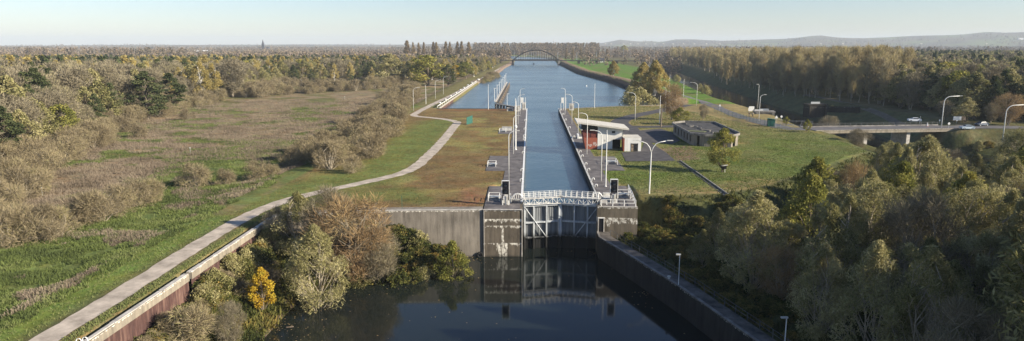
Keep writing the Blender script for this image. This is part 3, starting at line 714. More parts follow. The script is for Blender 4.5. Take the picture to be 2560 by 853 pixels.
# ------------------------------------------------------------------ lock gate leaves
def leaf(hx, hy, mx, my, label, near):
    e = empty('lock_gate', (hx, hy, ZL)); tag(e, label, 'lock gate', 'pair of mitre gates')
    L = math.hypot(mx-hx, my-hy); rz = math.atan2(my-hy, mx-hx); ux, uy = cos(rz), sin(rz)
    s = 1 if ux > 0 else -1                                  # outside normal points to -Y
    nx, ny = (uy, -ux) if (-ux) < 0 else (-uy, ux)
    def W(a, d, z): return (hx+ux*a+nx*d, hy+uy*a+ny*d, z)
    def bx(a, d, z, sa, sdp, sz, b): b.box(W(a, d, z), (sa, sdp, sz), rz)
    def put(b, nm, m): o = b.build(nm, m, e, origin=(hx, hy, ZL)); o.location = (0, 0, 0); return o
    b = MB(); bx(L/2, 0, -5.2, L-0.1, 0.12, 9.8, b)
    k = 0.35
    while k < L-0.3: bx(k, 0.09, -4.8, 0.07, 0.08, 8.8, b); k += 0.42
    put(b, 'skin_plate', M['gateskin_shaded'])
    for zz, hh in ((-0.25, 0.38), (-3.4, 0.26), (-6.2, 0.26)):
        b = MB(); bx(L/2, 0.32, zz, L, 0.5, hh, b); put(b, 'girder', M['gate'])
    for a, ww in ((0.15, 0.3), (L*0.27, 0.24), (L*0.62, 0.24), (L-0.18, 0.36)):
        b = MB(); bx(a, 0.34, -4.6, ww, 0.58, 8.3, b); put(b, 'upright', M['gate'])
    b = MB(); b.tube([W(0.2, 0.66, -0.6), W(L*0.62, 0.66, -6.3)], 0.10, 5); put(b, 'brace', M['gate'])
    # walkway on a lattice
    b = MB(); bx(L/2, 0.35, 1.06, L+0.6, 1.15, 0.14, b); put(b, 'walkway', M['offwhite'])
    b = MB()
    for d in (-0.15, 0.86):
        q = 0.1; i = 0
        while q < L-0.2:
            q2 = min(q+0.85, L-0.05); b.tube([W(q, d, -0.05), W(q, d, 1.0)], 0.045, 4)
            if i % 2: b.tube([W(q, d, 0.0), W(q2, d, 1.0)], 0.035, 4)
            else: b.tube([W(q, d, 1.0), W(q2, d, 0.0)], 0.035, 4)
            q = q2; i += 1
    bx(L/2, 0.86, 0.0, L, 0.10, 0.10, b); bx(L/2, -0.15, 0.0, L, 0.10, 0.10, b)
    put(b, 'lattice', M['white'])
    for d in (-0.18, 0.88):
        b = MB()
        for zz in (1.42, 1.78, 2.14): b.tube([W(-0.2, d, zz), W(L+0.1, d, zz)], 0.028, 4)
        q = 0.0
        while q <= L+0.01: b.tube([W(q, d, 1.0), W(q, d, 2.2)], 0.05, 4); q += L/7
        put(b, 'handrail', M['white'])
    return e
leaf(-1.15, 119.0, 5.45, 120.7, 'left mitre gate leaf, partly in sun, with white walkway on top', 0)
leaf(12.3, 119.2, 5.6, 120.72, 'right mitre gate leaf in shade, with white walkway on top', 1)
# concrete sill under the gates keeps the chamber shut
tag(MB().box((5.6, 123.5, -9.6), (14.2, 3, 1.6)).build('gate_sill', M['darkwall'], origin=(5.6, 123.5, -9.6)), 'dark concrete sill under the lock gates', 'sill')

# gate machinery
def machine(loc, s, label):
    e = empty('gate_machinery', loc); tag(e, label, 'gate machinery')
    def put(b, nm, m=M['offwhite']): return b.build(nm, m, e)
    put(MB().box((0, 0, 0.35), (1.7, 2.6, 0.7)).box((0.1*s, 1.5, 0.55), (1.2, 0.8, 1.1)), 'housing')
    put(MB().box((s*1.5, -0.3, 0.45), (2.4, 0.28, 0.22)), 'push_beam')
    for yy in (0.2, 0.9):
        b = MB(); b.tube([(s*1.9-0.95*cos(q), yy, 0.4+0.95*sin(q)) for q in np.linspace(0, pi, 9)], 0.08, 5); put(b, 'guard_hoop', M['white'])
    for x in (-0.6, -0.2, 0.2, 0.6): put(MB().tube([(s*1.9+x, 0.2, 0.4), (s*1.9+x, 0.2, 1.15)], 0.04, 4), 'guard_bar', M['white'])
    return e
machine((-4.1, 120.3, 0.12), 1, 'white gate machinery with round guard on the left pier')
machine((14.2, 121.6, 0.12), -1, 'white gate machinery beside the signal on the right pier')
def table(loc, label):
    e = empty('cover_frame', loc); tag(e, label, 'frame')
    MB().box((0, 0, 0.55), (1.3, 1.1, 0.12)).build('cover', M['pale_conc'], e)
    for x in (-0.55, 0.55):
        for y in (-0.45, 0.45): MB().box((x, y, 0.25), (0.14, 0.14, 0.48)).build('leg', M['white'], e)
table((13.1, 118.6, 0.12), 'small white frame at the corner of the right pier')

# service pits with railings
def pit(loc, wx, wy, label, opn=1.0):
    e = empty('service_pit', loc); tag(e, label, 'service pit')
    MB().box((0, 0, 0.02), (wx, wy, 0.06)).build('pit_shade_sheet', M['black'], e)  # flat black sheet stands in for the shade inside the pit
    MB().box((wx*0.1, wy*0.5+1.0, 0.12), (wx*1.2, 1.4, 0.2)).build('cover_plate', M['galv'], e)
    b = MB(); h = 1.05
    c = [(-wx/2-0.15, -wy/2), (-wx/2-0.15, wy/2+0.1), (wx/2+0.15, wy/2+0.1), (wx/2+0.15, -wy/2)]
    for k in (h, h*0.5): b.tube([(x, y, k) for x, y in c], 0.05, 5)
    b.build('railing', M['white'], e)
    for x, y in c: MB().box((x, y, h/2), (0.13, 0.13, h)).build('post', M['white'], e)
pit((-6.5, 121.8, 0.12), 1.7, 2.2, 'open pit with white railing on the left pier')
pit((-8.9, 157.5, 0.03), 1.6, 2.4, 'open pit with white railing on the paved pad left of the chamber')
pit((-8.9, 221, 0.03), 1.8, 2.2, 'small railed pit by the tall masts, left of the chamber')
pit((19.6, 161.5, 0.03), 2.0, 3.2, 'railed pit on the dark pad right of the chamber')
pit((17.4, 124.6, 0.12), 2.0, 2.6, 'railed pit behind the signal on the right pier')
# railing round right pier
rail_run('pier_railing', [(12.6, 117.25), (18.55, 116.95), (18.9, 124.0), (19.15, 130.5)], 0.12, 1.15, 'white two-bar railing round the right pier', M['white'], 2.05, (1.0, 0.5), 0.055, pr=0.08)

# traffic signals
def signal(loc, label):
    e = empty('signal_light', loc); tag(e, label, 'signal', 'lock signals beside the gate')
    MB().box((0, 0, 3.15), (1.22, 0.5, 2.35)).build('cabinet', M['black'], e)
    b = MB(); b.box((-0.64, 0, 3.15), (0.08, 0.56, 2.5)).box((0.64, 0, 3.15), (0.08, 0.56, 2.5)).box((0, 0, 4.37), (1.2, 0.56, 0.07))
    b.build('white_border', M['white'], e)
    for z in (3.7, 2.6):
        b = MB(); b.tube([(0, -0.25, z), (0, -0.33, z)], 0.30, 14); l = b.build('lens', M['lens'], e)
        b = MB(); n = 8
        for i in range(n):
            a0, a1 = pi*i/n, pi*(i+1)/n
            b.poly([(0.38*cos(a0), -0.25, z+0.38*sin(a0)), (0.38*cos(a1), -0.25, z+0.38*sin(a1)), (0.38*cos(a1), -0.65, z+0.34*sin(a1)), (0.38*cos(a0), -0.65, z+0.34*sin(a0))])
        b.build('hood', M['black'], e)
    for x in (-0.52, 0.52):
        MB().box((x, 0, 1.45), (0.14, 0.16, 1.3)).build('leg', M['black'], e)
        MB().box((x, 0, 0.42), (0.17, 0.2, 0.84)).build('leg', M['white'], e)
    MB().box((0.25, 0.5, 0.75), (0.9, 0.5, 1.5)).build('control_cabinet', M['offwhite'], e)
signal((-4.25, 117.6, 0.12), 'tall black two-lamp signal on the left lock pier')
signal((15.0, 119.4, 0.12), 'tall black two-lamp signal on the right lock pier')

# small doorway at the foot of the right pier
e = empty('quay_doorway', (12.6, 116.9, -4.6)); tag(e, 'small white framed doorway at the foot of the right pier', 'doorway')
MB().box((0, 0, 1.3), (0.8, 0.08, 2.5)).build('door', M['black'], e)
for x in (-0.5, 0.5): MB().box((x, -0.06, 1.3), (0.16, 0.2, 2.6)).build('door_frame', M['pale_conc'], e)
MB().box((0, -0.06, 2.68), (1.2, 0.24, 0.16)).build('lintel', M['white'], e)

# lower quay on the right
lq = [(11.9, 116.9)]+LQ[:5]
off = []
for i, p in enumerate(lq):
    a = lq[max(i-1, 0)]; c = lq[min(i+1, len(lq)-1)]; dx, dy = c[0]-a[0], c[1]-a[1]; L = math.hypot(dx, dy)
    off.append((p[0]-dy/L*2.3, p[1]+dx/L*2.3))
e = empty('lower_quay', (lq[0][0], lq[0][1], -11)); tag(e, 'dark lower quay wall running from the right pier towards the viewer', 'quay wall')
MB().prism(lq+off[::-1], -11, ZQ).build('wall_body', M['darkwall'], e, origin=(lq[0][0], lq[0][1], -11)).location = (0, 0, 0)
ins = [(p[0]*0.86+q[0]*0.14, p[1]*0.86+q[1]*0.14) for p, q in zip(lq, off)]; ins2 = [(p[0]*0.04+q[0]*0.96, p[1]*0.04+q[1]*0.96) for p, q in zip(lq, off)]
MB().prism(ins+ins2[::-1], ZQ, ZQ+0.05).build('walkway', M['walk'], e, origin=(lq[0][0], lq[0][1], -11)).location = (0, 0, 0)
out1 = [(p[0]*1.02-q[0]*0.02, p[1]*1.02-q[1]*0.02) for p, q in zip(lq, off)]; ins3 = [(p[0]*0.865+q[0]*0.135, p[1]*0.865+q[1]*0.135) for p, q in zip(lq, off)]
MB().prism(out1+ins3[::-1], ZQ+0.002, ZQ+0.14).build('coping', M['grey_conc'], e, origin=(lq[0][0], lq[0][1], -11)).location = (0, 0, 0)
rp = [(p[0]*0.08+q[0]*0.92, p[1]*0.08+q[1]*0.92) for p, q in zip(lq[1:], off[1:])]
rail_run('quay_railing', rp, ZQ+0.04, 1.1, 'grey post railing along the lower quay on the right', M['darkgalv'], 2.6, (1.0, 0.55), 0.03, pr=0.055)
b = MB(); b.tube([(0, 0, 0), (0, 0, 0.35), (0, 0, 0.36), (0, 0, 0.5)], [0.16, 0.16, 0.25, 0.22], 10)
o = b.build('quay_bollard', M['offwhite']); p_ = P(1657, 700, ZQ); o.location = (p_[0]+0.9, p_[1]+0.2, ZQ+0.04); tag(o, 'small pale bollard on the lower quay near the railing', 'bollard')

# ------------------------------------------------------------------ street lamps
def lamp(base, vtop, tip_u, label, z0=0.0, kind='arch', group='curved lamp posts', reach=None, rp_=0.085, tipdir=None):
    x, y = P(base[0], base[1], z0); h = HT(x, y, vtop, z0)
    px = F/math.hypot(x, y); reach = abs(tip_u-base[0])/px if reach is None else reach
    sgn = 1 if tip_u > base[0] else -1
    e = empty('street_lamp', (x, y, z0)); tag(e, label, 'street lamp', group)
    if kind == 'arch':
        rr = min(reach*0.55, h*0.2); pts = [(0, 0, 0), (0, 0, h-rr)]
        rds = [rp_*1.25, rp_*0.85]
        for t in np.linspace(0.3, pi/2, 6): pts.append((sgn*(rr-rr*cos(t)), 0, h-rr+rr*sin(t)*0.93)); rds.append(rp_*0.8)
        pts.append((sgn*(reach-0.7), 0, h)); rds.append(rp_*0.7)
        MB().tube(pts, rds, 7).build('pole', M['white'], e, smooth=True)
        MB().box((sgn*(reach-0.35), 0, h+0.03), (0.9, 0.24, 0.14)).build('lamp_head', M['offwhite'], e)
    elif kind == 'straight':
        MB().tube([(0, 0, 0), (0, 0, h)], [rp_*1.3, rp_*0.8], 7).build('pole', M['white'], e)
        MB().box((0, -0.5, h+0.02), (0.24, 1.1, 0.14)).build('lamp_head', M['offwhite'], e)
    elif kind == 'tee':
        MB().tube([(0, 0, 0), (0, 0, h)], [rp_, rp_*0.8], 7).build('pole', M['white'], e)
        MB().box((sgn*(reach/2), 0, h+0.05), (reach+0.25, 0.26, 0.16)).build('lamp_head', M['offwhite'], e)
    return e
G1, G2 = 'lamps along the left chamber side', 'lamps along the right chamber side'
lamp((1272, 451), 327, 1298, 'curved white lamp left of the chamber, nearest the left signal', group=G1)
lamp((1283.5, 386), 289, 1300, 'curved white lamp left of the chamber, just before the tallest mast', group=G1)
lamp((1295, 311), 237, 1311, 'curved white lamp left of the chamber, second from its far end', group=G1)
lamp((1300, 287), 222, 1311, 'curved white lamp at the far end of the left chamber side', group=G1)
lamp((1412.5, 287), 221, 1402, 'curved white lamp at the far end of the right chamber side', group=G2)
lamp((1429.4, 310), 236, 1414, 'curved white lamp, second from the far end of the right chamber side', group=G2)
lamp((1445, 342), 255, 1430, 'curved white lamp behind the left corner of the white building roof', group=G2)
lamp((1467, 386), 283, 1447.5, 'curved white lamp in front of the red brick wall', group=G2)
lamp((1502.6, 453), 326, 1473.5, 'curved white lamp before the white building, reaching towards the water', group=G2)
lamp((1587.5, 303), 231, 1566, 'curved white lamp on dry grass behind the white building', group='lamps on the right bank')
lamp((1662.6, 284), 219, 1657, 'short-armed lamp half hidden by the brown birch', group='lamps on the right bank')
lamp((1673, 240), 187, 1671, 'slim lamp beyond the brown birch, left of two similar ones', group='lamps on the right bank', kind='straight')
lamp((1708, 251), 198, 1706, 'slim lamp beside the green verge right of the brown birch', group='lamps on the right bank', kind='straight')
lamp((1741, 265), 206, 1724.5, 'curved white lamp on the green verge near the small warning sign', group='lamps on the right bank')
lamp((1894, 271), 211, 1888, 'lamp with short angled arm by the old bridge stub', group='lamps on the right bank')
lamp((1897, 303), 237, 1910, 'curved lamp standing before the old bridge stub by the fence', group='lamps on the right bank')
lamp((2353, 320), 240, 2389, 'large curved lamp at the road bridge, right of the white car', group='big lamps by the road', rp_=0.14)
lamp((2506, 354), 262, 2545, 'large curved lamp near the right edge above the woods', group='big lamps by the road', rp_=0.14)
lamp((1034, 277), 219, 1050.6, 'curved lamp left of the bend in the path, nearest of four', group='lamps along the left path')
lamp((1065, 260.6), 214, 1067, 'lamp seen end-on, second of four along the left path', group='lamps along the left path', kind='straight')
lamp((1088.5, 247.7), 200, 1102, 'curved lamp, third of four along the left path', group='lamps along the left path')
lamp((1108.6, 236), 192, 1120, 'curved lamp, farthest of four along the left path', group='lamps along the left path')
lamp((1221, 274), 212, 1221.5, 'lone straight white pole on the far edge of the island lawn', group='straight poles', kind='straight')
lamp((1486, 271), 210, 1486.5, 'lone straight white pole on the dry grass behind the building', group='straight poles', kind='straight')
lamp((1648.5, 310), 240, 1649, 'straight white pole next to the dark tree trunk', group='straight poles', kind='straight')
lamp((1696, 714), 637, 1689, 'short T-shaped lamp halfway along the lower quay', z0=ZQ, kind='tee', group='short lamps on the lower quay', rp_=0.06)
lamp((1961, 868), 795, 1950, 'short T-shaped lamp at the bottom edge beyond the quay railing', z0=ZQ, kind='tee', group='short lamps on the lower quay', rp_=0.07)
lamp((3, 346), 298, 3.5, 'white pole at the left edge before the wood', kind='straight', z0=-1.2, group='straight poles')
# masts
def mast(base, vtop, label, r=0.16, collar=None):
    x, y = P(*base); h = HT(x, y, vtop); e = empty('mast', (x, y, 0)); tag(e, label, 'mast')
    MB().tube([(0, 0, 0), (0, 0, h)], [r, r*0.75], 8).build('pole', M['white'], e)
    MB().tube([(0, 0, 0), (0, 0, 0.25)], [r*2, r*1.6], 8).build('base_plate', M['white'], e)
    MB().tube([(0, 0, h), (0, 0, h+0.7)], [r*0.5, r*0.4], 6).build('finial', M['white'], e)
    if collar: 
        hz = HT(x, y, collar); MB().tube([(0, 0, hz-0.4), (0, 0, hz-0.2), (0, 0, hz+0.2), (0, 0, hz+0.4)], [r, r*2, r*2, r], 8).build('collar', M['white'], e)
mast((1289, 375), 253, 'tallest thick white mast with a collar on the left chamber side', 0.2, 317)
mast((1514, 468), 334, 'white mast behind the right lock signal', 0.12)
# double armed lamp
x, y = P(1623, 484); e = empty('double_lamp', (x, y, 0)); tag(e, 'tall two-armed lamp standing alone on the right lawn', 'street lamp')
h = HT(x, y, 352); hs = HT(x, y, 380)
MB().tube([(0, 0, 0), (0.1, 0, hs)], [0.14, 0.10], 8).build('pole', M['white'], e)
for s, re in ((-1, 3.4), (1, 3.9)):
    pts = [(0.1, 0, hs-0.1), (0.1+s*0.35, 0, hs+0.9), (0.1+s*0.9, 0, hs+1.6), (0.1+s*1.6, 0, h-0.25), (0.1+s*(re-1), 0, h)]
    MB().tube(pts, [0.09, 0.085, 0.08, 0.075, 0.07], 6).build('arm', M['white'], e, smooth=True)
    MB().box((0.1+s*(re-0.45), 0, h+0.06), (1.15, 0.28, 0.16)).build('lamp_head', M['offwhite'], e)
# boards and cabins at the far ends of the chamber
def chamber_end(x, label):
    e = empty('navigation_board', (x, 296, 0)); tag(e, label, 'navigation board')
    for dx in (-0.9, 0.3, 1.2): MB().tube([(dx, 0, 0), (dx, 0, 5.6)], 0.10, 6).build('post', M['white'], e)
    MB().box((-0.3, -0.1, 4.4), (0.9, 0.1, 2.3)).build('board', M['white'], e)
chamber_end(-3.3, 'white board on tall posts at the far end of the left chamber side')
chamber_end(14.2, 'white board on tall posts at the far end of the right chamber side')
def cabinet(x, y, label, sx=2.2, h=2.2):
    e = empty('equipment_cabinet', (x, y, 0)); tag(e, label, 'cabinet')
    MB().box((0, 0, h/2), (sx, 1.6, h)).build('casing', M['offwhite'], e); MB().box((0, -0.83, h/2), (sx*0.5, 0.06, h*0.6)).build('door', M['grey_conc'], e)
    MB().box((0, 0, h+0.06), (sx+0.3, 1.9, 0.12)).build('roof', M['pale_conc'], e)
cabinet(-5.5, 292, 'pale cabinet at the far end of the left chamber side'); cabinet(-8.5, 293, 'low pale cabinet at the far corner of the island lawn', 2.8, 1.3)
cabinet(-2.8, 300, 'square pale cabinet on the far left lock head', 1.8, 3.0); cabinet(18.0, 297, 'pale cabinet on the far right lock head', 2.0, 2.8)
b = MB(); b.box((-7.6, 224.5, 0.6), (3.2, 1.2, 1.2)); b.box((-7.6, 224.5, 1.24), (3.4, 1.4, 0.08)); tag(b.build('concrete_box', M['offwhite'], origin=(-7.6, 224.5, 0)), 'long pale concrete box beside the masts left of the chamber', 'box')
b = MB(); b.box((17.2, 206, 0.25), (5.6, 0.5, 0.5)); b.box((14.6, 207, 0.6), (0.5, 3.5, 1.2)); tag(b.build('white_barrier', M['white'], origin=(17, 206, 0)), 'white L-shaped barrier on the reddish paving left of the building', 'barrier')

# ------------------------------------------------------------------ control building
bx0, bx1, by0, by1 = 15.3, 25.1, 184.6, 193.0
e = empty('control_building', (20, 188, 0)); tag(e, 'white and red control building with a big slanting roof beside the chamber', 'building')
O = (20, 188, 0)
def putw(b, nm, m, par=None): o = b.build(nm, m, e if par is None else par, origin=O); o.location = (0, 0, 0) if par is None else (0, 0, 0); return o
zl, zr = 7.0, 5.6
def ztop(x): return zl+(zr-zl)*(x-14.0)/(bx1-14.0)
# red bay with leaning left side
b = MB(); xs = 18.4
for (y) in (by0,):
    pass
def skewbox(b, xb0, xt0, x1, y0, y1, z0, zt0, zt1, mi=0):
    v = [(xb0, y0, z0), (x1, y0, z0), (x1, y1, z0), (xb0, y1, z0), (xt0, y0, zt0), (x1, y0, zt1), (x1, y1, zt1), (xt0, y1, zt0)]
    o = len(b.v); b.v += v
    for q in ((3, 2, 1, 0), (4, 5, 6, 7), (0, 1, 5, 4), (1, 2, 6, 5), (2, 3, 7, 6), (3, 0, 4, 7)): b.f.append(tuple(o+i for i in q)); b.m.append(mi)
skewbox(b, 15.2, 14.55, 18.35, by0-0.35, by1-0.3, 0, 3.15, 3.15); putw(b, 'brick_wall', M['brick'])
b = MB(); skewbox(b, 14.6, 14.1, 18.32, by0-0.2, by1-0.3, 3.153, 5.35, 5.35); putw(b, 'brick_wall', simple('dark_red_panel', (0.17, 0.05, 0.04), 0.8, 0.2, 2))
b = MB(); skewbox(b, 14.0, 13.8, 18.3, by0-0.15, by1-0.3, 5.353, ztop(13.8)-0.02, ztop(18.3)-0.02); putw(b, 'window_band', M['glass'])
b = MB(); b.box((13.95, 188, 5.35), (0.5, 8.4, 0.12)); putw(b, 'sill', M['white'])
for x in (16.4,):
    b = MB(); b.box((x, by0-0.225, 4.25), (0.12, 0.05, 2.1)); putw(b, 'mullion', M['black'])
b = MB()
pts_f = [(18.36, 0), (22.3, 0), (22.3, 2.75), (25.1, 2.75), (25.1, ztop(25.1)-0.03), (18.36, ztop(18.36)-0.03)]
o0 = len(b.v); n = len(pts_f)
b.v += [(x, by0-0.37, z) for x, z in pts_f]+[(x, by0+0.2, z) for x, z in pts_f]
b.f += [tuple(range(n)), tuple(reversed(range(n, 2*n)))]+[(i, i+n, (i+1) % n+n, (i+1) % n) for i in range(n)]; b.m += [0]*(n+2)
putw(b, 'front_wall', M['render'])
b = MB(); b.box((21.75, by1-0.1, 2.7), (6.7, 0.25, 5.3)); b.box((25.0, 188.4, 4.25), (0.2, 8.0, 2.9)); b.box((25.0, 190.4, 1.35), (0.2, 4.0, 2.7)); b.box((22.3, 186.4, 1.37), (0.2, 4.4, 2.74)); putw(b, 'side_wall', M['render'])
b = MB(); b.box((21.8, 188.2, 2.78), (6.4, 7.8, 0.1)); putw(b, 'floor_slab', M['grey_conc'])
b = MB(); b.box((23.7, 187.5, 1.35), (2.5, 0.2, 2.7)); putw(b, 'recess_wall', M['black'])
b = MB(); b.box((22.6, by0-0.39, 4.75), (0.85, 0.06, 0.5)); putw(b, 'window', M['glass'])
b = MB(); b.box((20.35, by0-0.39, 2.45), (0.38, 0.05, 0.5)); putw(b, 'notice_plate', M['offwhite'])
# roof: sloping slab, overhanging
b = MB(); R0 = [(12.7, by0-1.6), (26.6, by0-1.6), (26.6, by1+0.6), (12.7, by1+0.6)]
v = []
for zo in (0.0, 0.42):
    for (x, yy) in R0: v.append((x, yy, ztop(x)+zo))
b.v += v
for q in ((3, 2, 1, 0), (4, 5, 6, 7), (0, 1, 5, 4), (1, 2, 6, 5), (2, 3, 7, 6), (3, 0, 4, 7)): b.f.append(q); b.m.append(0)
rf = putw(b, 'roof', M['roofgrey'])
b = MB(); b.box((12.66, (by0+by1)/2-0.5, ztop(12.7)+0.22), (0.1, by1-by0+2.3, 0.5)); putw(b, 'fascia', M['white'])
b = MB(); b.tube([(25.2, by0-0.42, 2.8), (25.2, by0-0.42, 5.3)], 0.05, 6); putw(b, 'downpipe', M['darkgalv'])
b = MB(); b.box((21.7, by0-0.38, 0.09), (6.6, 0.04, 0.18)); putw(b, 'plinth', M['grey_conc'])
b = MB(); b.box((22.6, by0-0.41, 4.46), (1.0, 0.1, 0.06)).box((22.6, by0-0.41, 5.03), (1.0, 0.08, 0.06)); putw(b, 'window_frame', M['grey_conc'])
# marks on the brick
b = MB(); r2 = random.Random(5)
for (x, z, s) in ((15.9, 1.2, 0.22), (16.3, 1.05, 0.42), (16.75, 1.2, 0.2), (17.3, 1.35, 0.3), (17.75, 1.15, 0.28), (18.0, 1.3, 0.22)):
    b.box((x, by0-0.36, z), (s*0.25, 0.012, s*1.6)); b.box((x+s*0.35, by0-0.36, z+s*0.55), (s*0.7, 0.012, 0.08)); b.box((x+s*0.35, by0-0.36, z-s*0.55), (s*0.7, 0.012, 0.08)); b.box((x+s*0.65, by0-0.36, z), (s*0.22, 0.012, s))
for i in range(7): b.box((17.2+i*0.14, by0-0.36, 1.75+0.08*(i % 2)), (0.05, 0.012, r2.uniform(0.15, 0.4)))
b.box((17.6, by0-0.361, 1.62), (0.95, 0.01, 0.05)); putw(b, 'graffiti', M['white'])
# annex
e2 = empty('annex', (27.3, 183, 0)); tag(e2, 'small flat-roofed white annex with garage door, right of the control building', 'annex'); e = e2; O = (27.3, 183, 0)
ax0, ax1, ay0, ay1 = 25.2, 29.6, 180.8, 187.5
b = MB(); b.box((ax0+0.9, ay0+0.15, 1.75), (1.8, 0.3, 3.5)); b.box((ax1-0.45, ay0+0.15, 1.75), (0.9, 0.3, 3.5)); b.box(((ax0+1.8+ax1-0.9)/2, ay0+0.15, 2.82), (1.69, 0.296, 1.34)); putw(b, 'front_wall', M['render'])
b = MB(); b.box((ax1-0.1, (ay0+ay1)/2+0.15, 1.7), (0.2, ay1-ay0-0.3, 3.4)); b.box(((ax0+ax1)/2, ay1-0.1, 1.7), (ax1-ax0-0.5, 0.2, 3.38)); putw(b, 'side_wall', M['render'])
b = MB(); b.box((ax0-0.16, ay0+1.86, 1.7), (0.3, 3.7, 3.4)); putw(b, 'brick_wall', M['brick'])
b = MB(); b.box(((ax0+ax1)/2-0.1, (ay0+ay1)/2+0.2, 3.58), (ax1-ax0+0.4, ay1-ay0-0.2, 0.14)); putw(b, 'roof', M['roofgrey'])
b = MB(); b.box(((ax0+1.8+ax1-0.9)/2, ay0+0.35, 1.07), (1.7, 0.08, 2.14)); dr = putw(b, 'garage_door', M['wood'])
b = MB(); b.box(((ax0+1.8+ax1-0.9)/2, ay0+0.28, 1.1), (1.5, 0.04, 0.05)).box(((ax0+1.8+ax1-0.9)/2, ay0+0.28, 1.1), (0.05, 0.035, 2.0)); o = b.build('cross_bar', M['roofdark'], dr, origin=O); o.location = (0, 0, 0)
b = MB(); b.box(((ax0+1.75), ay0-0.02, 1.1), (0.1, 0.06, 2.2)).box((ax1-0.85, ay0-0.02, 1.1), (0.1, 0.06, 2.2)); putw(b, 'door_frame', M['black'])

# ------------------------------------------------------------------ ruined bunker-like building
e = empty('ruined_building', (52, 205, 0)); O = (52, 205, 0); tag(e, 'low derelict flat-roofed concrete building behind the young tree', 'building')
RZ = 3.5
fp = [P(1681, 307, RZ), P(1727, 332, RZ), P(1762, 336, RZ), P(1800, 337, RZ), P(1831, 338, RZ), P(1849, 333, RZ), P(1786, 305.5, RZ), P(1712, 303.5, RZ)]
cx = sum(p[0] for p in fp)/len(fp); cy = sum(p[1] for p in fp)/len(fp)
def inset(k): return [(cx+(p[0]-cx)*k, cy+(p[1]-cy)*k) for p in fp]
inn = inset(0.95)
def wallseg(b, a, c, z0, z1, th=0.3, t0=0.0, t1=1.0):
    A = (a[0]+(c[0]-a[0])*t0, a[1]+(c[1]-a[1])*t0); Cc = (a[0]+(c[0]-a[0])*t1, a[1]+(c[1]-a[1])*t1)
    L = math.hypot(Cc[0]-A[0], Cc[1]-A[1]); b.box(((A[0]+Cc[0])/2, (A[1]+Cc[1])/2, (z0+z1)/2), (L, th, z1-z0), math.atan2(Cc[1]-A[1], Cc[0]-A[0]))
b = MB()
for i in range(8):
    a, c = inn[i], inn[(i+1) % 8]
    if i == 0:
        for q in range(6): wallseg(b, a, c, 0, 3.0, 0.3, q/6+0.02, q/6+0.11)
        wallseg(b, a, c, 0, 0.8, 0.26)
    elif i in (1,):
        wallseg(b, a, c, 0, 3.0, 0.3, 0, 0.45); wallseg(b, a, c, 0, 3.0, 0.3, 0.65, 1.0)
    elif i == 4:
        wallseg(b, a, c, 0, 3.0, 0.3, 0, 0.25); wallseg(b, a, c, 0, 3.0, 0.3, 0.6, 1.0)
    elif i == 3: wallseg(b, a, c, 0, 3.0, 0.3, 0.75, 1.0)
    else: wallseg(b, a, c, 0, 3.0)
putw(b, 'wall', M['lockwall'])
b = MB(); k = inset(0.72); 
for i in range(8): wallseg(b, k[i], k[(i+1) % 8], 0, 3.0, 0.2)
putw(b, 'inner_wall', M['darkwall'])
b = MB().prism(inset(0.985), 3.0, 3.22); putw(b, 'roof', M['roofdark'])
b = MB(); pp = inset(1.0)
for i in range(8): wallseg(b, pp[i], pp[(i+1) % 8], 2.95, 3.55 if i in (0, 1, 2, 3, 4) else 3.75, 0.28)
par = putw(b, 'parapet', M['grey_conc'])
b = MB(); r3 = random.Random(4)
for i in range(26):
    q = r3.random(); x = fp[0][0]+3+(fp[4][0]-fp[0][0]-5)*q; y = fp[0][1]-1+(fp[4][1]-fp[0][1]+2)*q+r3.uniform(-1.6, 1.6)
    b.box((x, y, 3.3+r3.uniform(0, 0.15)), (r3.uniform(0.5, 3), r3.uniform(0.15, 0.6), r3.uniform(0.1, 0.35)), r3.uniform(-1.3, 0.6))
putw(b, 'roof_rubble', M['grey_conc'])
b = MB(); b.box((*P(1742, 328, 3.3), 3.27), (5.0, 2.6, 0.1), -0.5); putw(b, 'roof_patch', simple('mossy_roof_patch', (0.12, 0.13, 0.06), 0.9, 0.3, 1))

# ------------------------------------------------------------------ timber guide jetty
e = empty('guide_jetty', (*P(1242, 258, 1.2), ZU)); O = tuple(e.location); tag(e, 'long timber guide jetty on piles in the upper water', 'jetty')
ja = np.array(P(1243, 254, 1.4)); jb = np.array(P(1270, 205, 1.4)); jd = (jb-ja)/np.linalg.norm(jb-ja); jn = np.array((-jd[1], jd[0])); JL = float(np.linalg.norm(jb-ja))
rj = math.atan2(jd[1], jd[0])
def jp(t, s, z): q = ja+jd*t+jn*s; return (float(q[0]), float(q[1]), z)
b = MB(); b.box(jp(JL/2, 0.9, 1.3), (JL, 1.0, 0.35), rj); putw(b, 'walkway', M['pale_conc'])
b = MB(); b.box(jp(JL/2, -1.1, 0.9), (JL, 0.35, 0.4), rj); b.box(jp(JL/2, -1.1, -0.5), (JL, 0.25, 0.25), rj); putw(b, 'fender_beam', M['wood'])
nP = 12
for i in range(nP):
    t = JL*(i+0.5)/nP; b = MB(); b.tube([jp(t, -1.35, -4), jp(t, -1.35, 1.3)], 0.22, 6); b.tube([jp(t, 0.9, -4), jp(t, 0.9, 1.1)], 0.25, 6); b.tube([jp(t, 0.9, 0.9), jp(t, -1.35, -0.2)], 0.18, 5); putw(b, 'pile', M['wood'])
for i in range(7):
    t = 4+i*(JL-8)/6.0; b = MB(); b.tube([jp(t, 1.5, 1.2), jp(t, 1.5, 7.4)], 0.12, 6); b.box(jp(t, 1.1, 7.4), (0.3, 1.2, 0.16), rj); putw(b, 'lamp_post', M['white'])
e = empty('catwalk', (*P(1240, 262, 0.4), ZU)); O = tuple(e.location); tag(e, 'dark catwalk on piles linking the jetty with the lock head', 'catwalk')
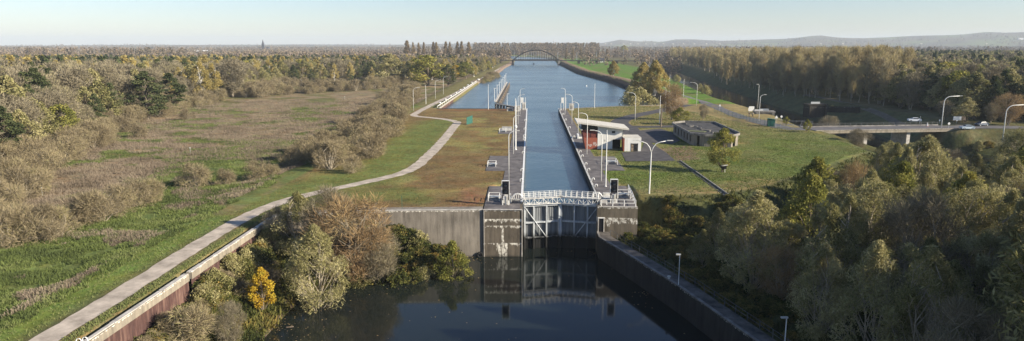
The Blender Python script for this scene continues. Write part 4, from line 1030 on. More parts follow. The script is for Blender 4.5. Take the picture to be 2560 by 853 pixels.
ca = np.array(P(1240, 259, 0.6)); cb = np.array((-6.0, 306.0)); cd = (cb-ca)/np.linalg.norm(cb-ca); CL = float(np.linalg.norm(cb-ca)); rc = math.atan2(cd[1], cd[0])
def cp(t, s, z): q = ca+cd*t+np.array((-cd[1], cd[0]))*s; return (float(q[0]), float(q[1]), z)
b = MB(); b.box(cp(CL/2, 0, 0.5), (CL, 1.8, 0.25), rc); putw(b, 'walkway', M['grey_conc'])
for i in range(7):
    t = 0.6+i*(CL-1)/6.5; b = MB(); b.tube([cp(t, -0.6, -4), cp(t, -0.6, 0.4)], 0.3, 6); b.tube([cp(t, 0.6, -4), cp(t, 0.6, 0.4)], 0.3, 6); putw(b, 'pile', M['black'])
b = MB(); b.box(cp(CL*0.8, 0, -0.35), (CL*0.32, 1.2, 1.4), rc); putw(b, 'fender_panel', M['black'])
x, y = float(ca[0]+cd[0]*CL*0.55), float(ca[1]+cd[1]*CL*0.55)
e = empty('small_lamp', (x, y, 0.6)); tag(e, 'small white lamp halfway along the catwalk', 'lamp'); MB().tube([(0, 0, 0), (0, 0, 5.2)], 0.1, 6).build('pole', M['white'], e); MB().box((0.5, 0, 5.25), (1.0, 0.3, 0.2)).build('lamp_head', M['white'], e)

# ------------------------------------------------------------------ arch bridge over the canal
e = empty('arch_bridge', (8, 1042, ZU)); O = (8, 1042, ZU); tag(e, 'distant dark steel tied-arch bridge spanning the canal', 'bridge')
BX0, BX1, BY = -25.0, 42.0, 1040.0; DZ = 4.9
b = MB(); b.box((8.5, BY+4.5, DZ), (70, 9.5, 1.6)); putw(b, 'deck', M['steel_dark'])
for yy in (BY, BY+9):
    b = MB(); pts = [(BX0-0.5+(BX1-BX0+1)*t, yy, DZ+0.6+14.6*4*t*(1-t)) for t in np.linspace(0, 1, 25)]; b.tube(pts, 0.85, 6)
    putw(b, 'arch', M['steel_dark'])
    b = MB()
    for t in np.linspace(0.08, 0.92, 17): b.tube([(BX0+(BX1-BX0)*t, yy, DZ), (BX0+(BX1-BX0)*t, yy, DZ+0.6+14.4*4*t*(1-t))], 0.14, 4)
    h_ = putw(b, 'hangers', M['galv'])
b = MB()
for t in (0.22, 0.32, 0.42, 0.5, 0.58, 0.68, 0.78): b.tube([(BX0+(BX1-BX0)*t, BY, DZ+14.4*4*t*(1-t)), (BX0+(BX1-BX0)*t, BY+9, DZ+14.4*4*t*(1-t))], 0.3, 4)
putw(b, 'wind_bracing', M['steel_dark'])
for x in (-26.5, 43.0):
    b = MB(); b.box((x, BY+1, 0), (3.0, 2.0, 9.6)); b.box((x, BY+8, 0), (3.0, 2.0, 9.6)); b.box((x, BY+4.5, -0.8), (4.4, 13, 1.8)); putw(b, 'pier', M['steel_dark'] if x < 0 else M['grey_conc'])
b = MB(); b.box((-44, BY+4.5, DZ-0.3), (35, 9, 1.0)); b.box((110, BY+4.5, DZ-0.7), (131, 9, 1.2), tilt=-0.004); b.box((8.5, BY-0.6, DZ+1.2), (70, 0.2, 0.9)); putw(b, 'approach_span', M['steel_dark'])
for x in (73, 100, 130): b = MB(); b.box((x, BY+4.5, 1.6), (3.5, 7, 4.6)); putw(b, 'support', M['steel_dark'])
sl = None
for i, (u, vt, word) in enumerate(((1177, 136, 'leftmost, before the trees'), (1285, 131, 'at the left foot of the arch'), (1395, 131, 'at the right foot of the arch'), (1443, 131, 'right of the arch'), (1492, 132, 'on the right approach, farthest right'))):
    x = P(u, 150, DZ)[0]*BY/P(u, 150, DZ)[1]; z0 = DZ+0.5 if u != 1177 else 0.0; h = HT(x, BY, vt, z0)
    e = empty('bridge_lamp', (x, BY+9.8, z0)); tag(e, 'thin pale lamp by the arch bridge, '+word, 'street lamp', 'lamps by the arch bridge')
    MB().tube([(0, 0, 0), (0, 0, h)], 0.28, 5).build('pole', M['galv'], e); MB().box((0.9, 0, h), (2, 0.4, 0.3)).build('lamp_head', M['galv'], e)

# ------------------------------------------------------------------ road bridge on the right
e = empty('road_bridge', (118, 232, 0)); O = (118, 232, 0); tag(e, 'low concrete road bridge over the dark side river', 'bridge')
ra = (93.5, 231.0); rb = (144.0, 238.0)
def rprism(b, s0, s1, z0, z1, t0=0.0, t1=1.0):
    dx, dy = rb[0]-ra[0], rb[1]-ra[1]; L = math.hypot(dx, dy); nx, ny = -dy/L, dx/L
    A = (ra[0]+dx*t0, ra[1]+dy*t0); Bq = (ra[0]+dx*t1, ra[1]+dy*t1)
    b.prism([(A[0]+nx*s0, A[1]+ny*s0), (Bq[0]+nx*s0, Bq[1]+ny*s0), (Bq[0]+nx*s1, Bq[1]+ny*s1), (A[0]+nx*s1, A[1]+ny*s1)], z0, z1)
b = MB(); rprism(b, -5, 5, -0.85, 0.10); putw(b, 'deck', M['beam'])
b = MB(); rprism(b, -4.6, 4.6, 0.104, 0.16); putw(b, 'carriageway', M['road'])
b = MB(); rprism(b, -5.15, -4.75, 0.106, 0.28); putw(b, 'parapet', M['beam']); b = MB(); rprism(b, 4.65, 5.15, 0.106, 0.5); putw(b, 'parapet', M['grey_conc'])
b = MB()
for zz in (1.0, 1.35): rprism(b, 4.85, 4.92, zz-0.03, zz+0.03)
for i in range(26): rprism(b, 4.83, 4.93, 0.5, 1.4, i/25*0.995, i/25*0.995+0.002)
putw(b, 'railing', M['darkgalv'])
for t in (0.36, 0.66): b = MB(); rprism(b, -4, 4, -9.5, -0.903, t-0.012, t+0.012); putw(b, 'pier', M['pale_conc'])
for t0, t1 in ((-0.02, 0.08), (0.93, 1.02)): b = MB(); rprism(b, -5.3, 5.3, -8, -0.906, t0, t1); putw(b, 'abutment', M['darkwall'])
ribbon('main_road', [(93.7, 231), (88, 231.5), (86, 240), (84, 258)], 7.0, M['road'], 0.055)
ribbon('main_road', [(143.6, 238), (158, 239), (175, 237), (210, 228), (300, 215)], 8.5, M['road'], 0.06)
ribbon('side_track', [(152, 243), (146, 262), (152, 300), (156, 340), (158, 400)], 2.8, simple('dirt_track', (0.13, 0.105, 0.075), 0.9, 0.3, 0.5), 0.055)

# old bridge stubs
def stub(x, y, rz, label, wx, wy, h, z0, dark):
    e_ = empty('bridge_stub', (x, y, z0), rz); tag(e_, label, 'bridge ruin'); m = M['darkwall'] if dark else M['grey_conc']
    MB().box((0, 0, h/2), (wx, wy, h)).build('abutment', m, e_); MB().box((0, 0, h+0.25), (wx+0.8, wy+0.4, 0.5)).build('cap_slab', m, e_)
    for s in (-1, 1): MB().box((s*(wx/2-0.6), -wy/2-0.3, h/2), (0.9, 0.6, h)).build('buttress', m, e_)
    MB().box((0, 0, h+0.95), (wx*0.5, 0.15, 0.9)).build('parapet', M['galv'], e_)
stub(97.5, 287, -0.15, 'old bridge abutment at the river bend beside the fence', 7.5, 5, 5.6, -5.2, False)
p_ = P(2045, 292, -4); stub(p_[0], p_[1]+4, 0.1, 'dark old abutment across the river in the shade', 8.5, 5, 5.6, -4.6, True)
b = MB(); b.box((0, 0, 1.4), (16, 0.5, 2.8)); o = b.build('retaining_wall', M['darkwall']); o.location = (p_[0]+12.5, p_[1]+5, -2.6); o.rotation_euler = (0, 0, -0.12); tag(o, 'dark retaining wall right of the shaded abutment', 'wall')

# ------------------------------------------------------------------ fences, signs, shed
def mesh_fence(name, pts, h, m, label, step=2.5):
    org = (pts[0][0], pts[0][1], ground_z(*pts[0])); e_ = empty(name, org); tag(e_, label, 'fence')
    b = MB(); posts = MB(); n = 0
    for a, c in zip(pts[:-1], pts[1:]):
        L = math.hypot(c[0]-a[0], c[1]-a[1]); s = max(1, round(L/step))
        for i in range(s):
            x0, y0 = a[0]+(c[0]-a[0])*i/s, a[1]+(c[1]-a[1])*i/s; x1, y1 = a[0]+(c[0]-a[0])*(i+1)/s, a[1]+(c[1]-a[1])*(i+1)/s
            z0, z1 = ground_z(x0, y0), ground_z(x1, y1)
            for k in np.linspace(0.1, h, 7): b.tube([(x0, y0, z0+k), (x1, y1, z1+k)], 0.016, 3, caps=False)
            for k in range(5):
                t = k/5; b.tube([(x0+(x1-x0)*t, y0+(y1-y0)*t, z0+0.05), (x0+(x1-x0)*t, y0+(y1-y0)*t, z0+h)], 0.012, 3, caps=False)
            if n < 95: MB().tube([(x0, y0, z0), (x0, y0, z0+h+0.1)], 0.045, 5).build('post', m, e_, origin=org).location = (0, 0, 0)
            n += 1
    b.build('wire_mesh', m, e_, origin=org).location = (0, 0, 0)
mesh_fence('mesh_fence', [P(1785, 283), P(1850, 297), P(1900, 311), P(1922, 315)], 2.0, M['green'], 'green wire mesh fence along the path near the shed', 3.0)
mesh_fence('mesh_fence', [P(1935, 317), P(2000, 322), P(2027, 324)], 1.2, M['galv'], 'low grey fence between shed and road bridge', 2.5)
rail_run('guard_rail', [P(1940, 305), P(1990, 308), P(2032, 310)], 0.0, 0.9, 'pale wooden guard rail by the yellow bush before the road bridge', M['pale_conc'], 2.0, (1.0, 0.6), 0.05)
x, y = P(1927, 316); e = empty('green_shed', (x, y, 0), -0.15); tag(e, 'small dark green metal shed beside the mesh fence', 'shed')
MB().box((0, 0, 1.25), (2.3, 2.0, 2.5)).build('wall', M['green_dark'], e); b = MB(); b.box((0, 0, 2.6), (2.6, 2.3, 0.1), tilt=-0.15); b.build('roof', M['green_dark'], e); MB().box((0.3, -1.03, 1.1), (0.9, 0.05, 2.0)).build('door', M['green'], e)
def tri_sign(u, v, vt, label, s=0.55, red=True):
    x, y = P(u, v); h = HT(x, y, vt); e_ = empty('warning_sign', (x, y, 0)); tag(e_, label, 'road sign')
    MB().tube([(0, 0, 0), (0, 0, h-0.1)], 0.05, 6).build('post', M['galv'], e_)
    b = MB()
    for k, yy, mi in ((1.0, 0.0, 0), (0.72, -0.03, 1)):
        c = h-0.62*s*1.6; pts = [(k*s*1.0*cos(a), k*s*1.0*sin(a)) for a in (pi/2, pi/2+2*pi/3, pi/2+4*pi/3)]
        f = [(p[0], yy-0.015, c+p[1]) for p in pts]; g_ = [(p[0], yy+0.015, c+p[1]) for p in pts]
        b.poly(f[::1], mi); b.poly(g_[::-1], mi)
        for i in range(3): j = (i+1) % 3; b.poly([f[j], f[i], g_[i], g_[j]], mi)
    b.build('sign_plate', [M['offwhite'], M['white']], e_)
tri_sign(1799, 278, 260, 'small pale triangular sign on the grass behind the ruin', 0.7)
tri_sign(1939, 320, 288, 'triangular warning sign right of the green shed', 0.75)
def round_sign(u, v, vt, label, r=0.38):
    x, y = P(u, v); h = HT(x, y, vt); e_ = empty('round_sign', (x, y, 0)); tag(e_, label, 'road sign'); MB().tube([(0, 0, 0), (0, 0, h)], 0.05, 6).build('post', M['galv'], e_)
    MB().tube([(0, -0.06, h-r), (0, -0.1, h-r)], r, 14).build('sign_plate', M['white'], e_)
round_sign(1952, 314, 289, 'round white sign on a post near the bush before the road bridge')
round_sign(2371, 321, 306, 'round grey sign at the roadside by the big lamp', 0.42)
round_sign(2348, 309, 299, 'small round sign behind the road near the big lamp', 0.3)
round_sign(2391, 309, 299, 'small pale sign left of the billboard', 0.3)
x, y = P(2293, 308); e = empty('marker_post', (x-0.8, y-3, 0)); tag(e, 'slim grey post in front of the white car', 'post'); MB().tube([(0, 0, 0), (0, 0, 2.6)], 0.06, 6).build('post', M['galv'], e)
MB().box((0, 0, 2.7), (0.16, 0.1, 0.25)).build('cap', M['galv'], e)
e = empty('direction_board', (92.0, 286.5, -0.2)); tag(e, 'white arrow-shaped board beside the old bridge abutment', 'sign board')
b = MB(); pts = [(-1.2, 1.2), (-1.2, 2.2), (-0.9, 3.0), (1.2, 3.0), (1.2, 2.0), (0.2, 1.0), (-0.9, 1.0)]; f = [(p[0], -0.05, p[1]) for p in pts]; g_ = [(p[0], 0.05, p[1]) for p in pts]
n = len(pts); b.v = f+g_; b.f = [tuple(reversed(range(n))), tuple(range(n, 2*n))]+[(i, (i+1) % n, (i+1) % n+n, i+n) for i in range(n)]; b.m = [0]*(n+2); b.build('board', M['white'], e)
MB().box((3.2, 0, 1.5), (3.6, 0.2, 0.3)).build('bar', M['white'], e)
for s in (-0.8, 0.8): MB().tube([(s, 0.1, 0), (s, 0.1, 1.4)], 0.07, 6).build('post', M['galv'], e)
x, y = P(2414, 311, 0); e = empty('billboard', (x, y+4, 0)); tag(e, 'pale billboard with a brown panel behind the blue car', 'billboard')
MB().box((-0.7, 0, 1.7), (2.9, 0.12, 1.4)).build('panel', M['white'], e); MB().box((1.6, 0, 1.7), (1.4, 0.11, 1.4)).build('panel', M['wood'], e)
for s in (-1.8, 1.8): MB().box((s, 0.12, 0.85), (0.12, 0.12, 1.7)).build('post', M['wood'], e)
x, y = P(2318, 317); e = empty('traffic_cone', (x, y, 0.16)); tag(e, 'white cone marker on the bridge road', 'cone'); MB().tube([(0, 0, 0.05), (0, 0, 1.3)], [0.28, 0.06], 8).build('cone', M['white'], e); MB().box((0, 0, 0.03), (0.7, 0.7, 0.06)).build('foot', M['red'], e)
# green screen on the island and thin posts
x, y = P(1174, 311); e = empty('green_screen', (x, y, 0), 0.7); tag(e, 'small green mesh screen standing on the brown lawn', 'fence panel')
MB().box((0, 0, 1.5), (2.6, 0.08, 2.7), tilt=0.25).build('screen', M['green_dark'], e)
for s in (-1.2, 1.2): MB().tube([(s, 0, 0), (s, 0, 2.9+s*0.2)], 0.05, 5).build('post', M['green'], e)
x, y = P(1003, 524); e = empty('thin_post', (x, y+0.8, 0)); tag(e, 'thin green post on the edge of the long wall', 'post'); MB().tube([(0, 0, 0), (0, 0, 2.2)], 0.035, 5).build('post', M['green'], e); MB().box((0, 0, 2.2), (0.09, 0.09, 0.08)).build('cap', M['green'], e)
# frame under the young tree
x, y = P(1806, 429); e = empty('feeding_rack', (x, y-1.1, 0)); tag(e, 'small dark stand with pale lid under the young tree', 'stand')
for s, q in ((-0.45, 0), (-0.1, 0.1), (0.2, -0.1)): MB().box((s, q, 0.75), (0.13, 0.13, 1.5)).build('leg', M['black'] if s < 0.1 else M['offwhite'], e)
MB().box((0.25, 0, 1.15), (0.55, 0.4, 0.7)).build('box', M['black'], e); b = MB(); b.box((0.05, 0, 1.62), (1.3, 0.7, 0.12), tilt=0.15); b.build('lid', M['white'], e)
# little white posts in the meadow
mp = None
for i, (u, v, tx) in enumerate(((68, 495, 'left of the tan bushes, nearest'), (106, 488, 'before the tan bushes, right of its twin'), (476, 384, 'in the middle of the brown meadow'), (862, 250, 'far out in the brown meadow'))):
    x, y = P(u, v, -1.2)
    e = empty('meadow_post', (x, y, ground_z(x, y))); tag(e, 'short pale post '+tx, 'post', 'posts in the meadow'); MB().tube([(0, 0, 0), (0, 0, 1.6)], 0.05, 5).build('post', M['galv'], e); MB().box((0, 0, 1.65), (0.18, 0.18, 0.22)).build('cap', M['white'], e)
# white loop at the bottom left corner
b = MB(); pts = [(0, 0, 0)]+[(0.3-0.3*cos(t), 0, 0.75+0.3*sin(t)) for t in np.linspace(0, pi, 8)]+[(0.6, 0, 0)]
b.tube(pts, 0.06, 6); b.tube([(q[0]+0.5, q[1]+0.4, q[2]) for q in pts], 0.06, 6)
o = b.build('cycle_hoops', M['white'], smooth=True); x, y = P(192, 866); o.location = (x, y, 0); o.scale = (0.8, 0.8, 0.75); tag(o, 'pair of white metal hoops beside the path, bottom left', 'hoops')

# ------------------------------------------------------------------ cars
def car(loc, rz, paint, label, L=4.3, long=True):
    e_ = empty('parked_car', loc, rz); tag(e_, label, 'car')
    prof = [(-L/2, 0.35), (-L/2-0.02, 0.75), (-L/2+0.1, 0.95), (-L/2+1.0, 1.02), (-L/2+1.65, 1.43), (L/2-1.2, 1.46), (L/2-0.35, 1.1), (L/2-0.05, 0.95), (L/2, 0.4), (L/2-0.3, 0.24), (-L/2+0.3, 0.24)]
    b = MB(); n = len(prof); W = 0.86
    def ww(z): return W if z < 1.0 else W-0.22*(z-1.0)/0.46
    for s in (-1, 1): b.v += [(x, s*ww(z), z) for x, z in prof]
    b.f = [tuple(range(n)), tuple(reversed(range(n, 2*n)))]+[((i+1) % n, i, i+n, (i+1) % n+n) for i in range(n)]; b.m = [0]*(n+2)
    b.build('body', paint, e_)
    b = MB()
    for s in (-1, 1):
        pts = [(-L/2+1.15, 1.04), (-L/2+1.7, 1.37), (L/2-1.25, 1.39), (L/2-0.75, 1.06)]; q = [(x, s*(ww(z)+0.012), z) for x, z in pts]; b.poly(q if s > 0 else q[::-1])
    a = [(-L/2+1.08, 1.07), (-L/2+1.6, 1.40)]; b.poly([(a[0][0]-0.02, -0.76, a[0][1]), (a[1][0]-0.02, -0.6, a[1][1]), (a[1][0]-0.02, 0.6, a[1][1]), (a[0][0]-0.02, 0.76, a[0][1])])
    a = [(L/2-0.45, 1.17), (L/2-1.1, 1.44)]; b.poly([(a[0][0]+0.03, 0.74, a[0][1]), (a[1][0]+0.03, 0.6, a[1][1]), (a[1][0]+0.03, -0.6, a[1][1]), (a[0][0]+0.03, -0.74, a[0][1])])
    b.build('windows', M['glass'], e_)
    for x in (-L/2+0.8, L/2-0.8):
        for s in (-1, 1):
            b = MB(); b.tube([(x, s*0.70, 0.32), (x, s*0.90, 0.32)], 0.32, 12); wh = b.build('wheel', M['tyre'], e_); b = MB(); b.tube([(x, s*0.84, 0.32), (x, s*0.915, 0.32)], 0.19, 8); b.build('rim', M['galv'], wh)
    for s in (-1, 1): MB().box((-L/2-0.0, s*0.62, 0.78), (0.12, 0.34, 0.14)).build('headlight', M['offwhite'], e_); MB().box((L/2-0.04, s*0.66, 0.85), (0.08, 0.28, 0.16)).build('taillight', M['red'], e_)
x, y = P(2297, 307); car((x, y+3, 0.1), -0.15, M['carwhite'], 'white hatchback parked on grass beyond the road bridge', 4.4)
x, y = P(2422, 325); car((x, y+1, 0.1), 0.0, M['carblue'], 'pale blue car driving on the road before the billboard', 4.3)
x, y = P(2468, 318); car((x, y+3, 0.1), 0.25, M['cardark'], 'dark blue car with bright lights at the roadside', 4.5)

# ------------------------------------------------------------------ people on the path
def person(loc, rz, label, top, legs, stride=0.25):
    e_ = empty('person', loc, rz); tag(e_, label, 'person', None)
    J = {'pelvis': (0, 0, 0.95), 'chest': (0, -0.02, 1.32), 'neck': (0, -0.02, 1.50), 'head': (0, -0.04, 1.64), 'top': (0, -0.03, 1.75),
         'hl': (-0.10, 0, 0.9), 'kl': (-0.11, -stride*0.5, 0.5), 'al': (-0.11, -stride*0.6, 0.08), 'tl': (-0.11, -stride*0.6-0.18, 0.03),
         'hr': (0.10, 0, 0.9), 'kr': (0.11, stride*0.15, 0.5), 'ar': (0.11, stride*0.9, 0.10), 'tr': (0.11, stride*0.9-0.17, 0.03),
         'sl': (-0.19, -0.02, 1.42), 'el': (-0.25, 0.05, 1.14), 'wl': (-0.24, -0.06, 0.90), 'fl': (-0.23, -0.1, 0.78),
         'sr': (0.19, -0.02, 1.42), 'er': (0.25, 0.03, 1.14), 'wr': (0.24, -0.10, 0.92), 'fr': (0.23, -0.14, 0.80)}
    R = {'pelvis': 0.15, 'chest': 0.16, 'neck': 0.06, 'head': 0.10, 'top': 0.07, 'hl': 0.10, 'kl': 0.065, 'al': 0.045, 'tl': 0.04, 'hr': 0.10, 'kr': 0.065, 'ar': 0.045, 'tr': 0.04,
         'sl': 0.065, 'el': 0.045, 'wl': 0.033, 'fl': 0.03, 'sr': 0.065, 'er': 0.045, 'wr': 0.033, 'fr': 0.03}
    names = list(J); E = [('pelvis', 'chest'), ('chest', 'neck'), ('neck', 'head'), ('head', 'top'), ('pelvis', 'hl'), ('hl', 'kl'), ('kl', 'al'), ('al', 'tl'), ('pelvis', 'hr'), ('hr', 'kr'), ('kr', 'ar'), ('ar', 'tr'), ('chest', 'sl'), ('sl', 'el'), ('el', 'wl'), ('wl', 'fl'), ('chest', 'sr'), ('sr', 'er'), ('er', 'wr'), ('wr', 'fr')]
    me = bpy.data.meshes.new('person'); me.from_pydata([J[k] for k in names], [(names.index(a), names.index(b)) for a, b in E], [])
    o = bpy.data.objects.new('body', me); COL.objects.link(o); o.parent = e_
    sk = o.modifiers.new('skin', 'SKIN'); sv = me.skin_vertices[0].data if me.skin_vertices else None
    if sv is None:
        bpy.context.view_layer.objects.active = o; me.skin_vertices  # layer is made with the modifier below
    if not me.skin_vertices:
        import bmesh as _bm
        bm = _bm.new(); bm.from_mesh(me); bm.verts.layers.skin.verify(); bm.to_mesh(me); bm.free()
    for i, k in enumerate(names): me.skin_vertices[0].data[i].radius = (R[k], R[k]); me.skin_vertices[0].data[i].use_root = (k == 'pelvis')
    sb = o.modifiers.new('sub', 'SUBSURF'); sb.levels = 1; sb.render_levels = 1; me.materials.append(M['skin'])
    # clothing as close shells
    b = MB(); b.tube([(0, 0, 0.88), (0, -0.01, 1.0), (0, -0.02, 1.3), (0, -0.02, 1.45)], [0.19, 0.185, 0.21, 0.12], 10)
    for s, el, wr in ((-1, 'el', 'wl'), (1, 'er', 'wr')): b.tube([(s*0.16, -0.02, 1.43), J[el], J[wr]], [0.09, 0.068, 0.055], 7)
    b.build('jacket', top, e_, smooth=True)
    b = MB()
    for h_, k_, a_ in (('hl', 'kl', 'al'), ('hr', 'kr', 'ar')): b.tube([J[h_], J[k_], J[a_]], [0.125, 0.085, 0.07], 8)
    b.build('trousers', legs, e_, smooth=True)
    b = MB(); b.tube([(0, 0.02, 1.60), (0, 0.0, 1.70), (0, -0.02, 1.78), (0, -0.02, 1.80)], [0.10, 0.125, 0.09, 0.03], 8); b.build('hair', M['hair'], e_, smooth=True)
x, y = P(1872.5, 292); person((x, y, 0.05), 0.6, 'person in a dark jacket walking behind the mesh fence, left of two', M['cloth_dark'], M['cloth_blue'])
x, y = P(1881.5, 292.5); person((x, y, 0.05), -0.4, 'person in a beige jacket walking behind the mesh fence, right of two', M['cloth_tan'], M['cloth_dark'])

# ------------------------------------------------------------------ trees
def quads_mesh(name, V, tint, mat_, tri=False):
    """V: (n,4,3) or (n,3,3)"""
    n, k = V.shape[:2]; me = bpy.data.meshes.new(name)
    me.vertices.add(n*k); me.vertices.foreach_set('co', V.reshape(-1).astype(np.float32))
    me.loops.add(n*k); me.loops.foreach_set('vertex_index', np.arange(n*k, dtype=np.int32))
    me.polygons.add(n); me.polygons.foreach_set('loop_start', (np.arange(n)*k).astype(np.int32))
    at = me.attributes.new('tint', 'FLOAT', 'POINT'); at.data.foreach_set('value', np.repeat(tint, k).astype(np.float32))
    me.materials.append(mat_); me.update(calc_edges=True); return me
def rand_dirs(r, n):
    v = r.normal(size=(n, 3)); return v/np.linalg.norm(v, axis=1, keepdims=True)
PROF = {
    'round': lambda t: np.sqrt(np.clip(1-(2*t-0.9)**2/1.25, 0, 1)),
    'spread': lambda t: np.clip(0.45+1.0*t, 0, 1)*np.sqrt(np.clip(1-np.maximum(t-0.55, 0)**2/0.22, 0, 1)),
    'egg': lambda t: np.sin(np.clip(t*0.93+0.07, 0, 1)**0.75*pi)**0.8,
    'column': lambda t: np.clip(np.sin(np.clip(t*0.96+0.04, 0, 1)**0.7*pi), 0, 1)**0.6,
    'cone': lambda t: np.clip(1.02-t, 0, 1)**0.7*np.clip(t*6, 0.3, 1),
    'vase': lambda t: np.clip(0.35+0.9*t, 0, 1)*np.sqrt(np.clip(1-np.maximum(t-0.7, 0)**2/0.1, 0, 1)),
}
def make_tree(seed, h, th, cr, prof, ncl, clr, nleaf, lw, ll, barkm, leafm, r0=0.2, up=0.0, droop=0.0, twig=False, stems=1, fine=True, sub=3, name='tree', flat_=0.8):
    r = np.random.RandomState(seed); B = MB(); pr = PROF[prof]
    tint = []; Vs = []
    ch = h-th
    tops = []
    for s in range(stems):
        a = 2*pi*s/stems+r.uniform(0, 1); sp = 0 if stems == 1 else cr*0.35
        lean = np.array((cos(a)*sp, sin(a)*sp)); p0 = np.array((cos(a)*0.15*(stems > 1), sin(a)*0.15*(stems > 1), -0.5)); zt = h*r.uniform(0.8, 0.93)
        pts = [p0]; nseg = 6
        wob = r.uniform(-1, 1, (nseg+1, 2))*h*0.018
        for k in range(1, nseg+1):
            f = k/nseg; pts.append(np.array((p0[0]+lean[0]*f+wob[k, 0], p0[1]+lean[1]*f+wob[k, 1], zt*f)))
        rr = [r0*(1-0.9*k/nseg)/sqrt(stems) for k in range(nseg+1)]; rr[0] *= 1.3
        B.tube([tuple(p) for p in pts], rr, 6 if fine else 4); tops.append(pts)
    for c in range(ncl):
        t = (c+r.uniform(0.1, 0.9))/ncl; t = t**0.85
        R = cr*float(pr(t)); rad = max(R-clr*0.4, 0)*r.uniform(0.35, 1.0)**0.5; a = r.uniform(0, 2*pi)+c*2.4
        z = th+ch*t*0.97; cc = np.array((cos(a)*rad, sin(a)*rad, z)); st = tops[r.randint(len(tops))]
        rc = clr*r.uniform(0.7, 1.25)*(0.55+0.45*float(pr(t)))
        # limb from stem to clump
        zb = max(th*0.5, z-rad*(1.1 if up >= 0 else 0.4)-ch*0.08-up*ch*0.10); f = min(max(zb/(st[-1][2]+1e-6), 0.05), 0.97)*(len(st)-1); k = int(f); w_ = f-k
        s0 = st[k]*(1-w_)+st[min(k+1, len(st)-1)]*w_
        mid_ = s0*0.5+cc*0.5+np.array((0, 0, -0.08*rad if up > 0.3 else 0.12*rad)); lr = r0*0.32*(1-0.6*t)+0.02
        B.tube([tuple(s0), tuple(mid_), tuple(cc)], [lr, lr*0.6, lr*0.25], 4 if fine else 3, caps=False)
        if sub:
            for q in range(sub):
                d = rand_dirs(r, 1)[0]; d[2] = abs(d[2])*0.6+up*0.8; d /= np.linalg.norm(d); e1 = cc+d*rc*r.uniform(0.8, 1.15)
                B.tube([tuple(mid_*0.35+cc*0.65), tuple(e1)], [lr*0.4, lr*0.1+0.006], 3, caps=False)
        n = int(nleaf/ncl*r.uniform(0.75, 1.25)); base_t = r.uniform(0.15, 0.85)
        d = rand_dirs(r, n); rr_ = r.uniform(0, 1, n)**(0.45); pts = cc+d*(rc*rr_)[:, None]*np.array((1, 1, flat_+up*0.8))
        pts[:, 2] -= droop*rr_*rc*r.uniform(0, 1, n)
        if twig:
            ax = d*0.7+rand_dirs(r, n)*0.55+np.array((0, 0, up*1.3-droop)); 
        else:
            ax = rand_dirs(r, n)+np.array((0, 0, -droop*1.5+up))
        ax /= np.linalg.norm(ax, axis=1, keepdims=True); sd_ = np.cross(ax, rand_dirs(r, n)); sd_ /= np.linalg.norm(sd_, axis=1, keepdims=True)
        L = ll*r.uniform(0.6, 1.3, n)[:, None]; W = lw*r.uniform(0.6, 1.3, n)[:, None]
        if twig: V = np.stack([pts-sd_*W/2, pts+sd_*W/2, pts+ax*L+sd_*W*0.12], 1)
        else: V = np.stack([pts-ax*L/2, pts+sd_*W/2, pts+ax*L/2, pts-sd_*W/2], 1)
        Vs.append(V); tint.append(np.clip(base_t*0.75+r.uniform(-0.22, 0.35, n)+0.05, 0, 1))
    V = np.concatenate(Vs); T = np.concatenate(tint)
    crown = quads_mesh(name+'_crown', V, T, leafm)
    tr = bpy.data.meshes.new(name+'_trunk'); tr.from_pydata(B.v, [], B.f); tr.materials.append(barkm); tr.update()
    return (tr, crown, h, cr)
def plant(proto, name, loc, label, cat, group=None, scale=1.0, rz=None, sz=1.0):
    tr, crown, h, cr = proto
    e_ = bpy.data.objects.new(name, None); COL.objects.link(e_); e_.location = loc; e_.rotation_euler = (0, 0, rnd.uniform(0, 6.28) if rz is None else rz); e_.empty_display_size = 0.5
    e_.scale = (scale, scale, scale*sz)
    for nm, me in (('trunk', tr), ('crown', crown)):
        o = bpy.data.objects.new(nm, me); COL.objects.link(o); o.parent = e_
    tag(e_, label, cat, group); return e_
T = {}
def proto(key, n, **kw):
    T[key] = [make_tree(seed=hash_(key)+i, name=key, **kw) for i in range(n)]
def hash_(s): return sum(ord(c)*(i+3) for i, c in enumerate(s)) % 9999
# near, fine
proto('willow', 6, h=13, th=1.2, cr=4.1, prof='egg', ncl=58, clr=1.15, nleaf=13000, lw=0.085, ll=0.44, barkm=M['palebark'], leafm=M['lf_willow'], r0=0.22, stems=3, up=0.35, sub=5)
T['willow'] += [make_tree(seed=810+i, name='willow', h=12, th=1.5, cr=5.0, prof=pf, ncl=60, clr=cl_, nleaf=13500, lw=0.09, ll=0.42, barkm=M['palebark'], leafm=M['lf_willow'], r0=0.2, stems=st_, up=0.2, sub=5) for i, (pf, cl_, st_) in enumerate((('spread', 1.2, 4), ('round', 1.3, 3), ('vase', 1.1, 5), ('spread', 1.0, 3)))]
proto('greenleaf', 2, h=9, th=1.6, cr=3.4, prof='egg', ncl=34, clr=1.1, nleaf=7000, lw=0.17, ll=0.28, barkm=M['bark'], leafm=M['lf_green'], r0=0.18)
proto('yellow', 1, h=6.2, th=0.5, cr=1.9, prof='egg', ncl=34, clr=0.72, nleaf=5200, lw=0.16, ll=0.26, barkm=M['bark'], leafm=M['lf_yellow'], r0=0.12)
proto('bare', 4, h=12, th=2.2, cr=4.6, prof='spread', ncl=44, clr=1.35, nleaf=9000, lw=0.05, ll=0.95, barkm=M['palebark'], leafm=M['lf_bare'], r0=0.22, stems=3, twig=True, up=0.35, sub=5)
proto('rust', 1, h=9.5, th=1.4, cr=4.0, prof='spread', ncl=36, clr=1.2, nleaf=8000, lw=0.05, ll=0.8, barkm=M['palebark'], leafm=M['lf_rust'], r0=0.2, stems=4, twig=True, up=0.3, sub=5)
